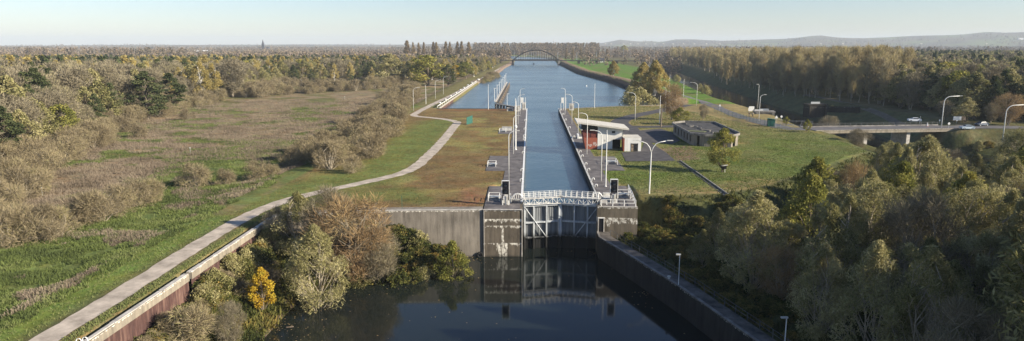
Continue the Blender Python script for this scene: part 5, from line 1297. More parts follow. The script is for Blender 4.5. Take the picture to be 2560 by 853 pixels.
proto('shrub', 4, h=3.6, th=0.2, cr=2.7, prof='round', ncl=26, clr=0.95, nleaf=4200, lw=0.05, ll=0.55, barkm=M['palebark'], leafm=M['lf_shrub'], r0=0.10, stems=4, twig=True, up=0.15, sub=4)
proto('bramble', 3, h=2.6, th=0.0, cr=2.3, prof='round', ncl=22, clr=0.85, nleaf=3600, lw=0.18, ll=0.26, barkm=M['bark'], leafm=M['lf_bramble'], r0=0.06, stems=3, sub=1)
proto('olive_shrub', 2, h=3.4, th=0.1, cr=2.2, prof='egg', ncl=24, clr=0.9, nleaf=3800, lw=0.14, ll=0.26, barkm=M['bark'], leafm=M['lf_willow'], r0=0.08, stems=3, sub=1)
proto('bigbirch', 2, h=17, th=2.0, cr=5.6, prof='egg', ncl=84, clr=1.6, nleaf=19000, lw=0.30, ll=0.45, barkm=M['birchbark'], leafm=M['lf_gold'], r0=0.26, stems=3, droop=0.6, sub=3)
# mid distance, coarser
proto('midbare', 4, h=15, th=3.0, cr=5.2, prof='spread', ncl=36, clr=1.9, nleaf=6500, lw=0.16, ll=0.85, barkm=M['palebark'], leafm=M['lf_bare'], r0=0.28, stems=2, twig=True, up=0.3, sub=4, fine=False)
proto('midwillow', 3, h=14, th=2.0, cr=5.0, prof='egg', ncl=52, clr=1.6, nleaf=5200, lw=0.32, ll=0.5, barkm=M['bark'], leafm=M['lf_willow'], r0=0.3, stems=2, fine=False)
proto('pine', 3, h=16, th=2.0, cr=4.0, prof='egg', ncl=60, clr=1.35, nleaf=5600, lw=0.30, ll=0.5, barkm=M['bark'], leafm=M['lf_ever'], r0=0.28, fine=False, sub=1, flat_=0.45)
proto('gold', 3, h=17, th=3.5, cr=3.8, prof='egg', ncl=44, clr=1.4, nleaf=6000, lw=0.28, ll=0.42, barkm=M['birchbark'], leafm=M['lf_gold'], r0=0.24, stems=2, fine=False, droop=0.8)
proto('poplar', 4, h=24, th=5.5, cr=3.9, prof='vase', ncl=48, clr=1.6, nleaf=3600, lw=0.13, ll=1.8, barkm=M['palebark'], leafm=M['lf_poplar'], r0=0.30, twig=True, up=0.9, sub=4, fine=False)
proto('lombardy', 2, h=28, th=1.5, cr=3.0, prof='column', ncl=40, clr=1.5, nleaf=2200, lw=0.5, ll=1.6, barkm=M['bark'], leafm=M['lf_lomb'], r0=0.35, twig=True, up=0.9, sub=0, fine=False)
proto('midgreen', 2, h=12, th=1.5, cr=4.6, prof='round', ncl=36, clr=1.6, nleaf=3600, lw=0.4, ll=0.55, barkm=M['bark'], leafm=M['lf_green'], r0=0.26, fine=False)

def inpoly(poly, x, y):
    return float(sdf(poly, np.array([[float(x)]]), np.array([[float(y)]]))[0, 0]) < 0
# --- right wood (in the hollow)
SKY_U = [1600, 1700, 1750, 1800, 1880, 1950, 1985, 2040, 2150, 2200, 2300, 2400, 2450, 2500, 2560, 2800]
SKY_V = [700, 640, 560, 515, 476, 505, 430, 396, 420, 350, 338, 372, 430, 388, 330, 330]
pts_r = []; occupied = []
def far_enough(x, y, d):
    for (a, b_) in occupied:
        if (a-x)**2+(b_-y)**2 < d*d: return False
    return True
kinds_r = [('willow', 0.80), ('bare', 0.08), ('greenleaf', 0.12)]
LAB = {'willow': ('grey_green_willow', 'olive grey willow in the dark wood at the right', 'willow tree', 'willows in the right wood'),
       'bare': ('bare_tree', 'thin bare tan tree among the willows of the right wood', 'bare tree', 'bare trees in the right wood'),
       'greenleaf': ('young_tree', 'yellow green leafy tree among the willows of the right wood', 'leafy tree', 'leafy trees in the right wood'),
       'rust': ('russet_tree', 'russet twiggy tree among the willows of the right wood', 'russet tree', 'russet trees in the right wood')}
def put_right(x, y, key, topv=None, label=None, h=None, scxy=1.0):
    z = ground_z(x, y); pr_ = rnd.choice(T[key]); 
    if h is None: h = HT(x, y, topv, z)
    s = h/pr_[2]; nm, lb, ct, gp = LAB[key]
    o = plant(pr_, nm, (x, y, z-0.1), label or lb, ct, None if label else gp, scale=s*scxy, sz=1/scxy)
    occupied.append((x, y)); return o
for (u, v, vt, key, lb, sc) in (
    (1880, 735, 476, 'willow', 'big pale willow at the left front of the right wood', 1.15),
    (1790, 640, 520, 'willow', 'smaller grey willow left of the big pale willow', 1.0),
    (1945, 770, 625, 'rust', 'orange brown leafy tree low in the shade below the big willow', 1.1),
    (2030, 600, 392, 'greenleaf', 'tall yellow topped tree at the edge of the right lawn', 0.9),
    (2130, 600, 415, 'rust', 'slim orange tree peeking above the right wood', 0.6),
    (2240, 600, 402, 'greenleaf', 'yellow green tree in the middle of the right wood', 0.85),
    (2060, 720, 480, 'willow', 'pale twisted willow in the middle of the right wood', 1.1),
    (2300, 560, 338, 'willow', 'wide willow in front of the road bridge', 1.3),
    (2510, 600, 388, 'willow', 'tall pale willow near the right edge', 1.0),
    (2552, 470, 322, 'willow', 'big willow at the right edge just below the large lamp', 1.15),
    (2425, 460, 375, 'willow', 'low willow right of the road bridge end', 1.15),
    (2160, 640, 425, 'willow', 'tall grey willow between the orange and the yellow tree', 1.0)):
    x, y = P(u, v, -5.2); put_right(x, y, key, vt, lb, scxy=sc)
n = 0
for trial in range(9000):
    y = rnd.uniform(38, 226); x = rnd.uniform(20, 165)
    if x > 0.78*y+45: continue
    if not inpoly(LOWWOOD, x, y): continue
    u, v = proj(x, y, -5)
    if u < 1715: continue
    lqd_ = float(dline(LQ, np.array([[x]]), np.array([[y]]))[0, 0])
    if lqd_ < 5.5: continue
    if y > 205 and x > 118: continue
    if not far_enough(x, y, 4.9+rnd.uniform(0, 1.8)): continue
    top = float(np.interp(u, SKY_U, SKY_V))+rnd.uniform(4, 50); h = HT(x, y, top, ground_z(x, y))
    h = min(h, rnd.uniform(10.5, 15.5))
    if h < 2.5: continue
    q = rnd.random(); a = 0
    for key, w_ in kinds_r:
        a += w_
        if q < a: break
    if key == 'greenleaf' and y < 100: key = 'willow'
    if h < 4.5:
        pr_ = rnd.choice(T['olive_shrub']); plant(pr_, 'olive_shrub', (x, y, ground_z(x, y)), 'olive shrub in the dark hollow of the right wood', 'shrub', 'shrubs in the right wood', h/pr_[2]); occupied.append((x, y)); continue
    put_right(x, y, key, h=h, scxy=min(1.25, max(0.9, 11/h))); n += 1
    if n > 285: break
i = 0
for row in range(3):  # oversized willows out of view, added to darken the lower right wood
    for y in np.arange(40+row*3, (76, 74, 66)[row], 7.0):
        x = 0.80*y+7+row*11+rnd.uniform(-1.5, 1.5); y = float(y)+rnd.uniform(-2, 2); i += 1
        plant(T['willow'][i % len(T['willow'])], 'grey_green_willow', (x, y, ground_z(x, y)), 'tall unseen willow added at the right rim to shade the hollow', 'willow tree', 'unseen willows added at the right rim for shade', scale=rnd.uniform(1.9, 2.15) if y < 78 else rnd.uniform(1.6, 1.8), sz=1.0)
# shrubs on the slope below the lawn
for i in range(34):
    u = rnd.uniform(1595, 1830); v = rnd.uniform(500, 585)+(u-1595)*0.05; x, y = P(u, v, -2.0)
    if not inpoly(LOWWOOD, x, y) or x < 20.5: continue
    pr_ = rnd.choice(T['bramble']); plant(pr_, 'bramble_bush', (x, y, ground_z(x, y)-0.2), 'dark green bramble on the slope right of the right pier', 'bramble', 'brambles on the slope below the right lawn', rnd.uniform(0.6, 0.95))
for i in range(40):
    y = rnd.uniform(60, 116); t = rnd.uniform(4.0, 9.0); x = float(np.interp(y, [52, 72.1, 88.9, 101.5, 113.5], [31, 25.3, 20.6, 16.3, 11.9]))+t
    pr_ = rnd.choice(T['bramble']); plant(pr_, 'bramble_bush', (x, y, ground_z(x, y)-0.3), 'dark bramble in the shade behind the lower quay railing', 'bramble', 'brambles behind the lower quay', rnd.uniform(0.45, 0.85))

# --- single trees of note
def single(key, name, u, v, vt, label, cat, z=None, scxy=1.0, idx=None):
    x, y = P(u, v, 0 if z is None else z); zz = ground_z(x, y); pr_ = T[key][idx] if idx is not None else rnd.choice(T[key]); h = HT(x, y, vt, zz); s = h/pr_[2]
    return plant(pr_, name, (x, y, zz-0.05), label, cat, scale=s*scxy, sz=1/scxy)
single('greenleaf', 'young_tree', 1806, 430, 320, 'young yellow green tree alone on the right lawn', 'tree', scxy=1.05, idx=0)
single('bigbirch', 'birch_tree', 1636, 245, 150, 'big golden birch beside the wide water at right', 'birch tree', scxy=1.2, idx=0)
single('bigbirch', 'birch_tree', 1608, 238, 155, 'golden birch merging with the big one, on its left', 'birch tree', scxy=1.15, idx=1)
single('bigbirch', 'birch_tree', 1533, 196, 151, 'small brownish birch on the far green bank', 'birch tree', scxy=1.2, idx=1)
single('rust', 'birch_tree', 1680, 300, 214, 'ragged russet birch beside the straight white pole', 'birch tree', scxy=0.95)
single('greenleaf', 'round_shrub', 1700, 312, 268, 'round olive shrub below the russet birch', 'shrub', scxy=1.6, idx=1)
single('bare', 'bare_tree', 1758, 300, 262, 'small bare tree behind the derelict building', 'bare tree', scxy=0.9)
single('olive_shrub', 'bank_shrub', 1600, 262, 222, 'grey green shrubs at the water edge below the birch', 'shrub', scxy=1.15)
single('olive_shrub', 'bank_shrub', 1575, 247, 220, 'low shrub on the dark stone bank of the wide water', 'shrub', scxy=0.9)
single('greenleaf', 'yellow_bush', 2017, 330, 298, 'round yellow bush at the near end of the road bridge', 'bush', scxy=1.0, idx=1)
single('greenleaf', 'yellow_bush', 1965, 314, 290, 'small yellow green bush beside the round sign', 'bush', scxy=1.0, idx=0)
single('bare', 'grey_bush', 2075, 312, 292, 'small grey bush behind the road bridge deck', 'bush', scxy=1.4)
single('bare', 'grey_bush', 2145, 375, 325, 'grey green bush under the road bridge', 'bush', z=-3, scxy=1.5)
single('greenleaf', 'round_far_tree', 1560, 137, 113, 'round yellow tree by the distant houses', 'tree', scxy=1.5, idx=1)
b = MB(); x, y = P(1652, 318); h = HT(x, y, 268)
b.tube([(0, 0, -0.3), (0.05, 0, h*0.5), (-0.05, 0, h)], [0.32, 0.26, 0.2], 7); b.tube([(0.02, 0, h*0.6), (0.7, 0.1, h*0.85)], [0.12, 0.05], 5); b.tube([(0, 0, h*0.7), (-0.5, 0.1, h*0.95)], [0.1, 0.04], 5)
o = b.build('dead_trunk', M['bark']); o.location = (x, y, 0); tag(o, 'bare dark trunk beside the straight white pole', 'dead tree')
# --- left bank of the basin
single('yellow', 'golden_tree', 657, 772, 668, 'bright yellow small tree on the left bank of the basin', 'yellow tree', z=-6.6, idx=0)
for (u, v, vt, key, nm, lb, cat, sc) in (
    (752, 668, 480, 'willow', 'willow_tree', 'big tan green willow hiding the end of the quay wall', 'willow tree', 1.2),
    (792, 728, 560, 'willow', 'willow_tree', 'willow leaning over the dark basin', 'willow tree', 1.1),
    (820, 660, 478, 'bare', 'bare_tree', 'bare pale tree behind the basin willow', 'bare tree', 1.1),
    (700, 660, 520, 'bare', 'bare_tree', 'bare tree at the broken end of the quay wall', 'bare tree', 1.0),
    (885, 672, 500, 'rust', 'russet_tree', 'russet bare tree leaning before the left end of the basin wall', 'russet tree', 1.15),
    (940, 670, 575, 'bare', 'bare_tree', 'small bare tree between russet tree and bramble', 'bare tree', 1.1),
    (535, 745, 650, 'greenleaf', 'young_birch', 'thin pale green young tree in front of the broken wall', 'young tree', 0.8),
    (480, 760, 680, 'greenleaf', 'young_birch', 'yellowish sapling against the rusty wall', 'young tree', 1.0),
    (1132, 655, 602, 'greenleaf', 'yellow_bush', 'yellow green bush at the tip of the bank by the long wall', 'bush', 1.0),
    (575, 850, 760, 'bare', 'bare_tree', 'thin bare sapling at the bottom of the left bank', 'bare tree', 0.9),
    (460, 880, 770, 'shrub', 'tan_shrub', 'drooping tan shrub at the foot of the rusty wall', 'shrub', 1.2)):
    single(key, nm, u, v, vt, lb, cat, z=-6.0, scxy=sc, idx=(u % 3) if key == 'willow' else None)
for (u, v, k) in ((1120, 655, 'bramble'), (1060, 672, 'olive_shrub'), (1030, 680, 'bramble'), (985, 684, 'bramble'), (870, 672, 'bramble'), (850, 690, 'olive_shrub'), (900, 655, 'bramble'), (915, 630, 'shrub'), (1115, 640, 'bramble'), (930, 680, 'bramble'), (960, 655, 'bramble'), (985, 640, 'bramble'), (1015, 660, 'bramble'), (1000, 620, 'bramble'), (1045, 640, 'bramble'), (1040, 665, 'bramble'), (1075, 655, 'bramble'), (1090, 630, 'bramble'), (1100, 650, 'bramble'), (960, 600, 'olive_shrub'), (1020, 605, 'bramble'), (900, 690, 'olive_shrub'), (1060, 620, 'olive_shrub')):
    x, y = P(u, v+4, -7.3); y = min(y, 111.0+x*0.05); pr_ = rnd.choice(T[k]); plant(pr_, 'bramble_bush', (x, y, ground_z(x, y)-0.1), 'leafy bramble at the foot of the long basin wall', 'bramble', 'brambles below the long basin wall', rnd.uniform(0.85, 1.35))
for i in range(135):
    y = rnd.uniform(52, 107); x = rnd.uniform(-41, -33.5) if i % 3 else rnd.uniform(-41.2, -39.6)
    if 70 < y < 86 and x > -40.0: continue
    k = rnd.choice(('bramble', 'bramble', 'olive_shrub', 'shrub')); pr_ = rnd.choice(T[k]); s = rnd.uniform(0.42, 0.85)
    nm = {'bramble': 'bramble_bush', 'olive_shrub': 'olive_shrub', 'shrub': 'tan_shrub'}[k]
    if k != 'bramble' and x < -38.5 : s *= 0.8
    plant(pr_, nm, (x, y, ground_z(x, y)-0.15), {'bramble': 'dark leafy bramble on the left bank of the basin', 'olive_shrub': 'olive shrub on the left bank of the basin', 'shrub': 'tan twiggy shrub on the left bank of the basin'}[k], 'bush', {'bramble': 'brambles on the left bank', 'olive_shrub': 'olive shrubs on the left bank', 'shrub': 'tan shrubs on the left bank'}[k], s)
for i in range(26):
    y = rnd.uniform(79, 107); x = rnd.uniform(-41.3, -39.8); pr_ = rnd.choice(T['bramble']+T['olive_shrub'])
    plant(pr_, 'bramble_bush', (x, y, ground_z(x, y)-0.1), 'bramble growing against the broken stretch of quay wall', 'bramble', 'brambles against the broken quay wall', rnd.uniform(0.75, 1.15))
# --- shrubs in the meadow on the left
def meadow_shrub(x, y, s, label='tan twiggy shrub in the brown meadow on the left', grp='shrubs in the meadow', nm='tan_shrub'):
    pr_ = rnd.choice(T['shrub']); plant(pr_, nm, (x, y, ground_z(x, y)-0.1), label, 'shrub', grp, s)
for (u, v, s) in ((20, 615, 1.4), (60, 600, 1.5), (110, 600, 1.45), (150, 590, 1.2), (0, 580, 1.4), (220, 560, 1.3), (255, 555, 1.4), (290, 535, 1.3), (335, 515, 1.3), (365, 505, 1.2), (485, 470, 1.35), (562, 462, 0.9), (640, 450, 1.1), (680, 446, 0.7), (735, 420, 1.2), (770, 405, 1.5), (800, 395, 1.3), (830, 420, 1.1), (345, 345, 1.2), (470, 300, 1.2), (20, 430, 1.6), (60, 400, 1.6)):
    x, y = P(u, v, -1.2); meadow_shrub(x, y, s, 'tan twiggy shrub among the herbs of the left meadow', 'shrubs among the herbs')
a = np.array(P(880, 440, -1)); c_ = np.array(P(1032, 226, -1))
for i in range(135):
    t = rnd.random(); wdt = 13*(1-0.45*t); q = a+(c_-a)*t; x, y = q[0]+rnd.uniform(-wdt, wdt*0.45), q[1]+rnd.uniform(-4, 4)
    meadow_shrub(x, y, rnd.uniform(0.8, 1.75), 'tan shrub in the thick band between meadow and island lawn', 'shrub band beside the island lawn')
fl = np.array([p for p in FORESTL if p[1] < 700])
for i in range(90):
    s = rnd.random()*(len(fl)-4); k = int(s); q = fl[k]+(fl[k+1]-fl[k])*(s-k); x, y = q[0]+rnd.uniform(2, 13), q[1]+rnd.uniform(-8, 6)
    meadow_shrub(x, y, rnd.uniform(1.1, 1.9), 'tan shrub along the front of the left wood', 'shrubs along the left wood')
a = np.array(P(640, 240, -1)); c_ = np.array(P(1010, 215, -1))
for i in range(50):
    t = rnd.random(); q = a+(c_-a)*t; meadow_shrub(q[0]+rnd.uniform(-8, 8), q[1]+rnd.uniform(-14, 14), rnd.uniform(1.2, 2.1), 'tan shrub at the far edge of the brown meadow', 'shrubs at the far meadow edge')

# --- left wood: the trees one can tell apart
LL = {'midbare': ('bare_tree', 'bare grey brown tree in the left wood', 'bare tree', 'bare trees of the left wood'),
      'midwillow': ('olive_tree', 'olive grey leafy tree in the left wood', 'leafy tree', 'leafy trees of the left wood'),
      'pine': ('pine_tree', 'dark green pine in the left wood', 'pine tree', 'pines of the left wood'),
      'gold': ('birch_tree', 'golden birch in the left wood', 'birch tree', 'birches of the left wood'),
      'midgreen': ('green_tree', 'yellow green tree in the left wood', 'leafy tree', 'yellow green trees of the left wood')}
FP = [(-2500, 700), (-2500, 60), (-160, 60)]+FORESTL+[(-2500, 1000)]
occ2 = []; cells = {}
def ok_cell(x, y, d):
    i, j = int(x//10), int(y//10)
    for a_ in (-1, 0, 1):
        for b_ in (-1, 0, 1):
            for (p, q) in cells.get((i+a_, j+b_), ()):
                if (p-x)**2+(q-y)**2 < d*d: return False
    cells.setdefault((i, j), []).append((x, y)); return True
cand = []
rn = np.random.RandomState(3)
for (u, v, vt, key, lb, sc, nm) in (
    (505, 254, 152, 'gold', 'tall golden birch with white stems at the front of the left wood', 1.25, 'birch_tree'),
    (535, 250, 156, 'gold', 'golden birch right beside the white-stemmed birch', 1.2, 'birch_tree'),
    (583, 243, 150, 'midbare', 'broad tan tree right of the golden birches', 1.2, 'bare_tree'),
    (210, 335, 262, 'midbare', 'pale bare tree with bright branches at the front of the left wood', 1.0, 'bare_tree'),
    (150, 330, 230, 'midbare', 'pale bare tree, next left of the brightest one', 1.0, 'bare_tree'),
    (30, 345, 295, 'gold', 'small orange bush-like tree at the left edge of the wood', 1.6, 'young_tree'),
    (370, 300, 175, 'pine', 'dark green pine left of the golden birches', 1.7, 'pine_tree'),
    (430, 285, 180, 'pine', 'dark pine nearest to the golden birches', 1.6, 'pine_tree'),
    (0, 350, 215, 'pine', 'dark green pine at the left edge of the picture', 1.7, 'pine_tree'),
    (975, 215, 135, 'midwillow', 'wide silvery tree where wood and meadow meet', 1.7, 'willow_tree'),
    (1070, 215, 138, 'midgreen', 'yellow green tree behind the lamps of the left path', 1.8, 'green_tree'),
    (1140, 196, 162, 'yellow', 'bright orange tree near the end of the left quay', 2.0, 'orange_tree'),
    (1165, 200, 155, 'midgreen', 'golden bushy tree near the end of the left quay', 1.6, 'yellow_tree'),
    (1185, 196, 160, 'gold', 'gold tree at the end of the left quay', 1.7, 'yellow_tree'),
    (1120, 215, 160, 'pine', 'dark green tree behind the farthest path lamp', 1.8, 'dark_tree')):
    x, y = P(u, v, -1.2); pr_ = rnd.choice(T[key]); zz = ground_z(x, y); h = HT(x, y, vt, zz); s = h/pr_[2]
    plant(pr_, nm, (x, y, zz-0.1), lb, 'tree', scale=s*sc, sz=1/sc); ok_cell(x, y, 5)
def choose_left(x, y, u):
    nz = float(vnoise(np.array([x]), np.array([y]), 60, 77)[0]); q = rnd.random()
    deep = y > 420
    if nz > 0.35: return 'pine' if q < 0.65 else ('midbare' if q < 0.85 else 'midwillow')
    if nz < -0.55 or (deep and q < 0.28): return 'gold' if q < 0.5 else 'midbare'
    if q < 0.5: return 'midbare'
    if q < 0.84: return 'midwillow'
    if q < 0.92: return 'midgreen'
    return 'pine'
left = []
Yc = 60+940*rn.uniform(0, 1, 40000)**1.2; Xc = rn.uniform(-0.83*Yc-25, -46); kc = sdf(FP, Xc[None], Yc[None])[0] < 0
for x, y in zip(Xc[kc].tolist(), Yc[kc].tolist()):
    if not ok_cell(x, y, 6.5 if y < 450 else 9.0): continue
    left.append((x, y))
    if len(left) > 4200: break
La = np.array(left); Ld = dline(FORESTL, La[None, :, 0], La[None, :, 1])[0]; order = np.argsort(Ld+0.10*La[:, 1]); left = [(float(La[i, 0]), float(La[i, 1]), float(Ld[i])) for i in order]
def inst_stuff(name, items, label):
    """many crowns and trunks merged into one woodland object"""
    Vs, Ts, Ms = [], [], []; mats = []
    for key, lst in items.items():
        if not lst: continue
        srcs = []
        for (tr, cr_, h, c) in FT[key]:
            k = len(cr_.polygons[0].vertices); co = np.empty(len(cr_.vertices)*3, np.float32); cr_.vertices.foreach_get('co', co)
            tn = np.empty(len(cr_.vertices), np.float32); cr_.attributes['tint'].data.foreach_get('value', tn); srcs.append((co.reshape(-1, k, 3), tn.reshape(-1, k)[:, 0]))
        mats.append(FT[key][0][1].materials[0]); mi = len(mats)-1
        for (x, y, z, s) in lst:
            V, t_ = srcs[rnd.randrange(len(srcs))]; a = rnd.uniform(0, 6.28); Rm = np.array(((cos(a), -sin(a), 0), (sin(a), cos(a), 0), (0, 0, 1)))
            V2 = V@Rm.T*np.array((s[0], s[0], s[1]))+np.array((x, y, z)); 
            if V2.shape[1] == 3: V2 = np.concatenate([V2, V2[:, 2:3]], 1)
            Vs.append(V2.astype(np.float32)); Ts.append(np.clip(t_*0.8+rnd.uniform(-0.2, 0.35), 0, 1)); Ms.append(np.full(len(V2), mi, np.int32))
    V = np.concatenate(Vs); me = quads_mesh(name, V, np.concatenate(Ts), mats[0])
    for m in mats[1:]: me.materials.append(m)
    me.polygons.foreach_set('material_index', np.concatenate(Ms)); me.update()
    o = bpy.data.objects.new(name, me); COL.objects.link(o); tag(o, label, 'woodland', kind='stuff'); return o
def fproto(key, n, **kw): FT[key] = [make_tree(seed=500+i+hash_(key), name='far_'+key, fine=False, sub=0, **kw) for i in range(n)]
FT = {}
fproto('midbare', 3, h=15, th=2.5, cr=5.2, prof='round', ncl=22, clr=2.0, nleaf=560, lw=0.6, ll=1.3, barkm=M['bark'], leafm=M['lf_bare'], twig=True, up=0.3)
fproto('midwillow', 2, h=14, th=2.0, cr=5.2, prof='round', ncl=22, clr=2.0, nleaf=380, lw=1.1, ll=1.3, barkm=M['bark'], leafm=M['lf_willow'])
fproto('pine', 2, h=16, th=3, cr=4.2, prof='cone', ncl=22, clr=1.8, nleaf=380, lw=1.1, ll=1.3, barkm=M['bark'], leafm=M['lf_ever'])
fproto('gold', 2, h=16, th=3, cr=4.0, prof='egg', ncl=22, clr=1.7, nleaf=380, lw=1.0, ll=1.3, barkm=M['bark'], leafm=M['lf_gold'])
fproto('midgreen', 1, h=12, th=2, cr=4.6, prof='round', ncl=20, clr=1.9, nleaf=340, lw=1.1, ll=1.3, barkm=M['bark'], leafm=M['lf_green'])
fproto('poplar', 3, h=24, th=6, cr=4.0, prof='vase', ncl=24, clr=1.8, nleaf=460, lw=0.5, ll=2.6, barkm=M['bark'], leafm=M['lf_poplar'], twig=True, up=0.9)
fproto('tiny', 4, h=15, th=1, cr=6.0, prof='round', ncl=14, clr=2.4, nleaf=84, lw=2.3, ll=2.8, barkm=M['bark'], leafm=M['lf_far'])
fproto('tinypop', 2, h=24, th=1, cr=4.0, prof='column', ncl=16, clr=1.8, nleaf=130, lw=1.1, ll=3.2, barkm=M['bark'], leafm=M['lf_far'])
rest = {}
NL = 290; cnt = {}
for i, (x, y, din) in enumerate(left):
    z = ground_z(x, y); u = proj(x, y, 0)[0]; key = choose_left(x, y, u)
    hh = float(np.interp(y, [60, 380, 620, 1000], [20.5, 19.5, 15.5, 13.5]))*rnd.uniform(0.74, 1.06)*(1.0 if din > 7 else 0.8); 
    if key in ('gold', 'pine'): hh *= 1.08
    if i < 560 and cnt.get(key, 0) < 290 and -60 < u < 1300:
        pr_ = rnd.choice(T[key]); nm, lb, ct, gp = LL[key]; s = hh/pr_[2]
        plant(pr_, nm, (x, y, z-0.1), lb, ct, gp, scale=s*1.15, sz=1/1.15); cnt[key] = cnt.get(key, 0)+1
    else:
        s = hh/15.0; rest.setdefault(key, []).append((x, y, z, (s*1.15, s)))
inst_stuff('deep_wood', rest, 'the wood stretching away behind the left meadow')

# --- poplar wood on the right
PW = [(147, 270), (147, 420), (152, 600), (175, 742), (215, 1064), (260, 1300), (1300, 1300), (900, 560), (500, 260), (210, 245), (170, 258)]
PFRONT = [(168, 292), (161, 333), (155, 372), (153, 420), (165, 600), (190, 745), (232, 1064)]
cells = {}; right = []
Yc = 240+1050*rn.uniform(0, 1, 40000)**1.3; Xc = rn.uniform(140, 0.80*Yc+60); kc = sdf(PW, Xc[None], Yc[None])[0] < 0
for x, y in zip(Xc[kc].tolist(), Yc[kc].tolist()):
    fx = float(np.interp(y, [p[1] for p in PFRONT], [p[0] for p in PFRONT]))
    if x < fx: continue
    if not ok_cell(x, y, 6.0 if y < 480 else 8.5): continue
    right.append((x, y, x-fx))
    if len(right) > 4200: break
right.sort(key=lambda p: p[2]+0.12*p[1])
rest = {}; cnt = {}
LR = {'poplar': ('poplar_tree', 'tall tan poplar in the wood beyond the side river', 'poplar tree', 'poplars beyond the side river'),
      'midbare': ('bare_tree', 'bushy bare tree in the wood beyond the side river', 'bare tree', 'bare trees beyond the side river'),
      'midwillow': ('olive_tree', 'olive green tree in the wood above the road', 'leafy tree', 'olive trees above the road'),
      'pine': ('pine_tree', 'dark green pine in the wood above the road', 'pine tree', 'pines above the road'),
      'midgreen': ('green_tree', 'yellow green tree in the wood above the road', 'leafy tree', 'green trees above the road'),
      'rust': ('russet_tree', 'russet tree at the right edge above the road', 'russet tree', 'russet trees above the road')}
for i, (x, y, d) in enumerate(right):
    z = ground_z(x, y); u, v = proj(x, y, 0); q = rnd.random()
    if u > 2210+rnd.uniform(-60, 60): key = 'midwillow' if q < 0.5 else ('pine' if q < 0.75 else ('midbare' if q < 0.9 else 'midgreen')); hh = rnd.uniform(13, 20)
    else: key = 'poplar' if q < 0.93 else 'midbare'; hh = rnd.uniform(17, 26.5) if key == 'poplar' else rnd.uniform(9, 15)
    if y > 560 and key == 'poplar': hh = rnd.uniform(16, 23)
    if i < 520 and cnt.get(key, 0) < 290 and u < 2640:
        pr_ = rnd.choice(T[key]); nm, lb, ct, gp = LR[key]; s = hh/pr_[2]
        plant(pr_, nm, (x, y, z-0.1), lb, ct, gp, scale=s*(1.0 if key == 'poplar' else 1.2), sz=1 if key == 'poplar' else 1/1.2); cnt[key] = cnt.get(key, 0)+1
    else:
        s = hh/(24 if key == 'poplar' else 15); rest.setdefault(key, []).append((x, y, z, (s, s)))
inst_stuff('poplar_wood', rest, 'deep poplar wood stretching away on the right')
for (u, v, vt, key, lb, sc) in ((2435, 308, 245, 'midwillow', 'round olive tree directly behind the billboard', 1.6), (2545, 318, 240, 'rust', 'russet tree at the right edge behind the big lamp', 1.15), (2500, 312, 262, 'midbare', 'brown bare tree behind the dark blue car', 1.1), (2380, 305, 255, 'midbare', 'shaded bare tree behind the big roadside lamp', 1.3), (2210, 262, 150, 'midbare', 'pale bare tree at the front of the poplar wood', 1.0)):
    x, y = P(u, v); pr_ = rnd.choice(T[key]); zz = ground_z(x, y); h = HT(x, y, vt, zz); s = h/pr_[2]; plant(pr_, LR[key][0], (x, y+5, zz-0.1), lb, 'tree', scale=s*sc, sz=1/sc)
for i in range(34):
    x, y = rnd.uniform(128, 178), rnd.uniform(188, 228)
    pr_ = rnd.choice(T['olive_shrub']+T['bramble']); plant(pr_, 'dark_shrub', (x, y, ground_z(x, y)-0.1), 'dark shrub on the slope below the road near the right edge', 'shrub', 'shrubs below the road', rnd.uniform(0.7, 1.3))
# bushes at the river
for (u, v, s) in ((1762, 248, 1.5), (1770, 240, 1.2), (1815, 258, 1.1), (2080, 275, 1.0), (1690, 215, 1.6), (1750, 222, 1.6)):
    x, y = P(u, v, -3); pr_ = rnd.choice(T['olive_shrub']); plant(pr_, 'river_shrub', (x, y, ground_z(x, y)), 'dark shrub on the shaded bank of the side river', 'shrub', 'shrubs at the side river', s)
# shrubs on the left canal bank
for i in range(26):
    y = rnd.uniform(532, 660); x = -38.5+(y-530)*0.05+rnd.uniform(-1.0, 2.2); pr_ = rnd.choice(T['olive_shrub']+T['shrub']); plant(pr_, 'bank_shrub', (x, y, ground_z(x, y)-0.2), 'grey green shrub on the far left canal bank', 'shrub', 'shrubs on the far left canal bank', rnd.uniform(0.8, 1.5))

# --- lombardy poplars standing above the wood, centre left
for i, (u, vt, w_) in enumerate(((1018, 102, 1.3), (1033, 107, 0.8), (1047, 108, 0.8), (1060, 107, 0.8), (1084, 106, 1.0), (1091, 107, 0.9), (1115, 105, 1.0), (1125, 106, 0.8), (1144, 105, 0.9), (1154, 105, 1.0), (1172, 106, 1.1), (1432, 120, 1.0), (1452, 121, 0.9), (1415, 122, 1.0))):
    Y_ = 1150 if u < 1300 else 1260; x = P(u, 140, 0)[0]*Y_/P(u, 140, 0)[1]; h = HT(x, Y_, vt, 0); pr_ = T['lombardy'][i % 2]; s = h/pr_[2]
    plant(pr_, 'columnar_poplar', (x, Y_, 0), 'slender columnar poplar rising above the distant woods', 'poplar tree', 'distant columnar poplars', scale=s*w_*1.15, sz=1/(w_*1.15))
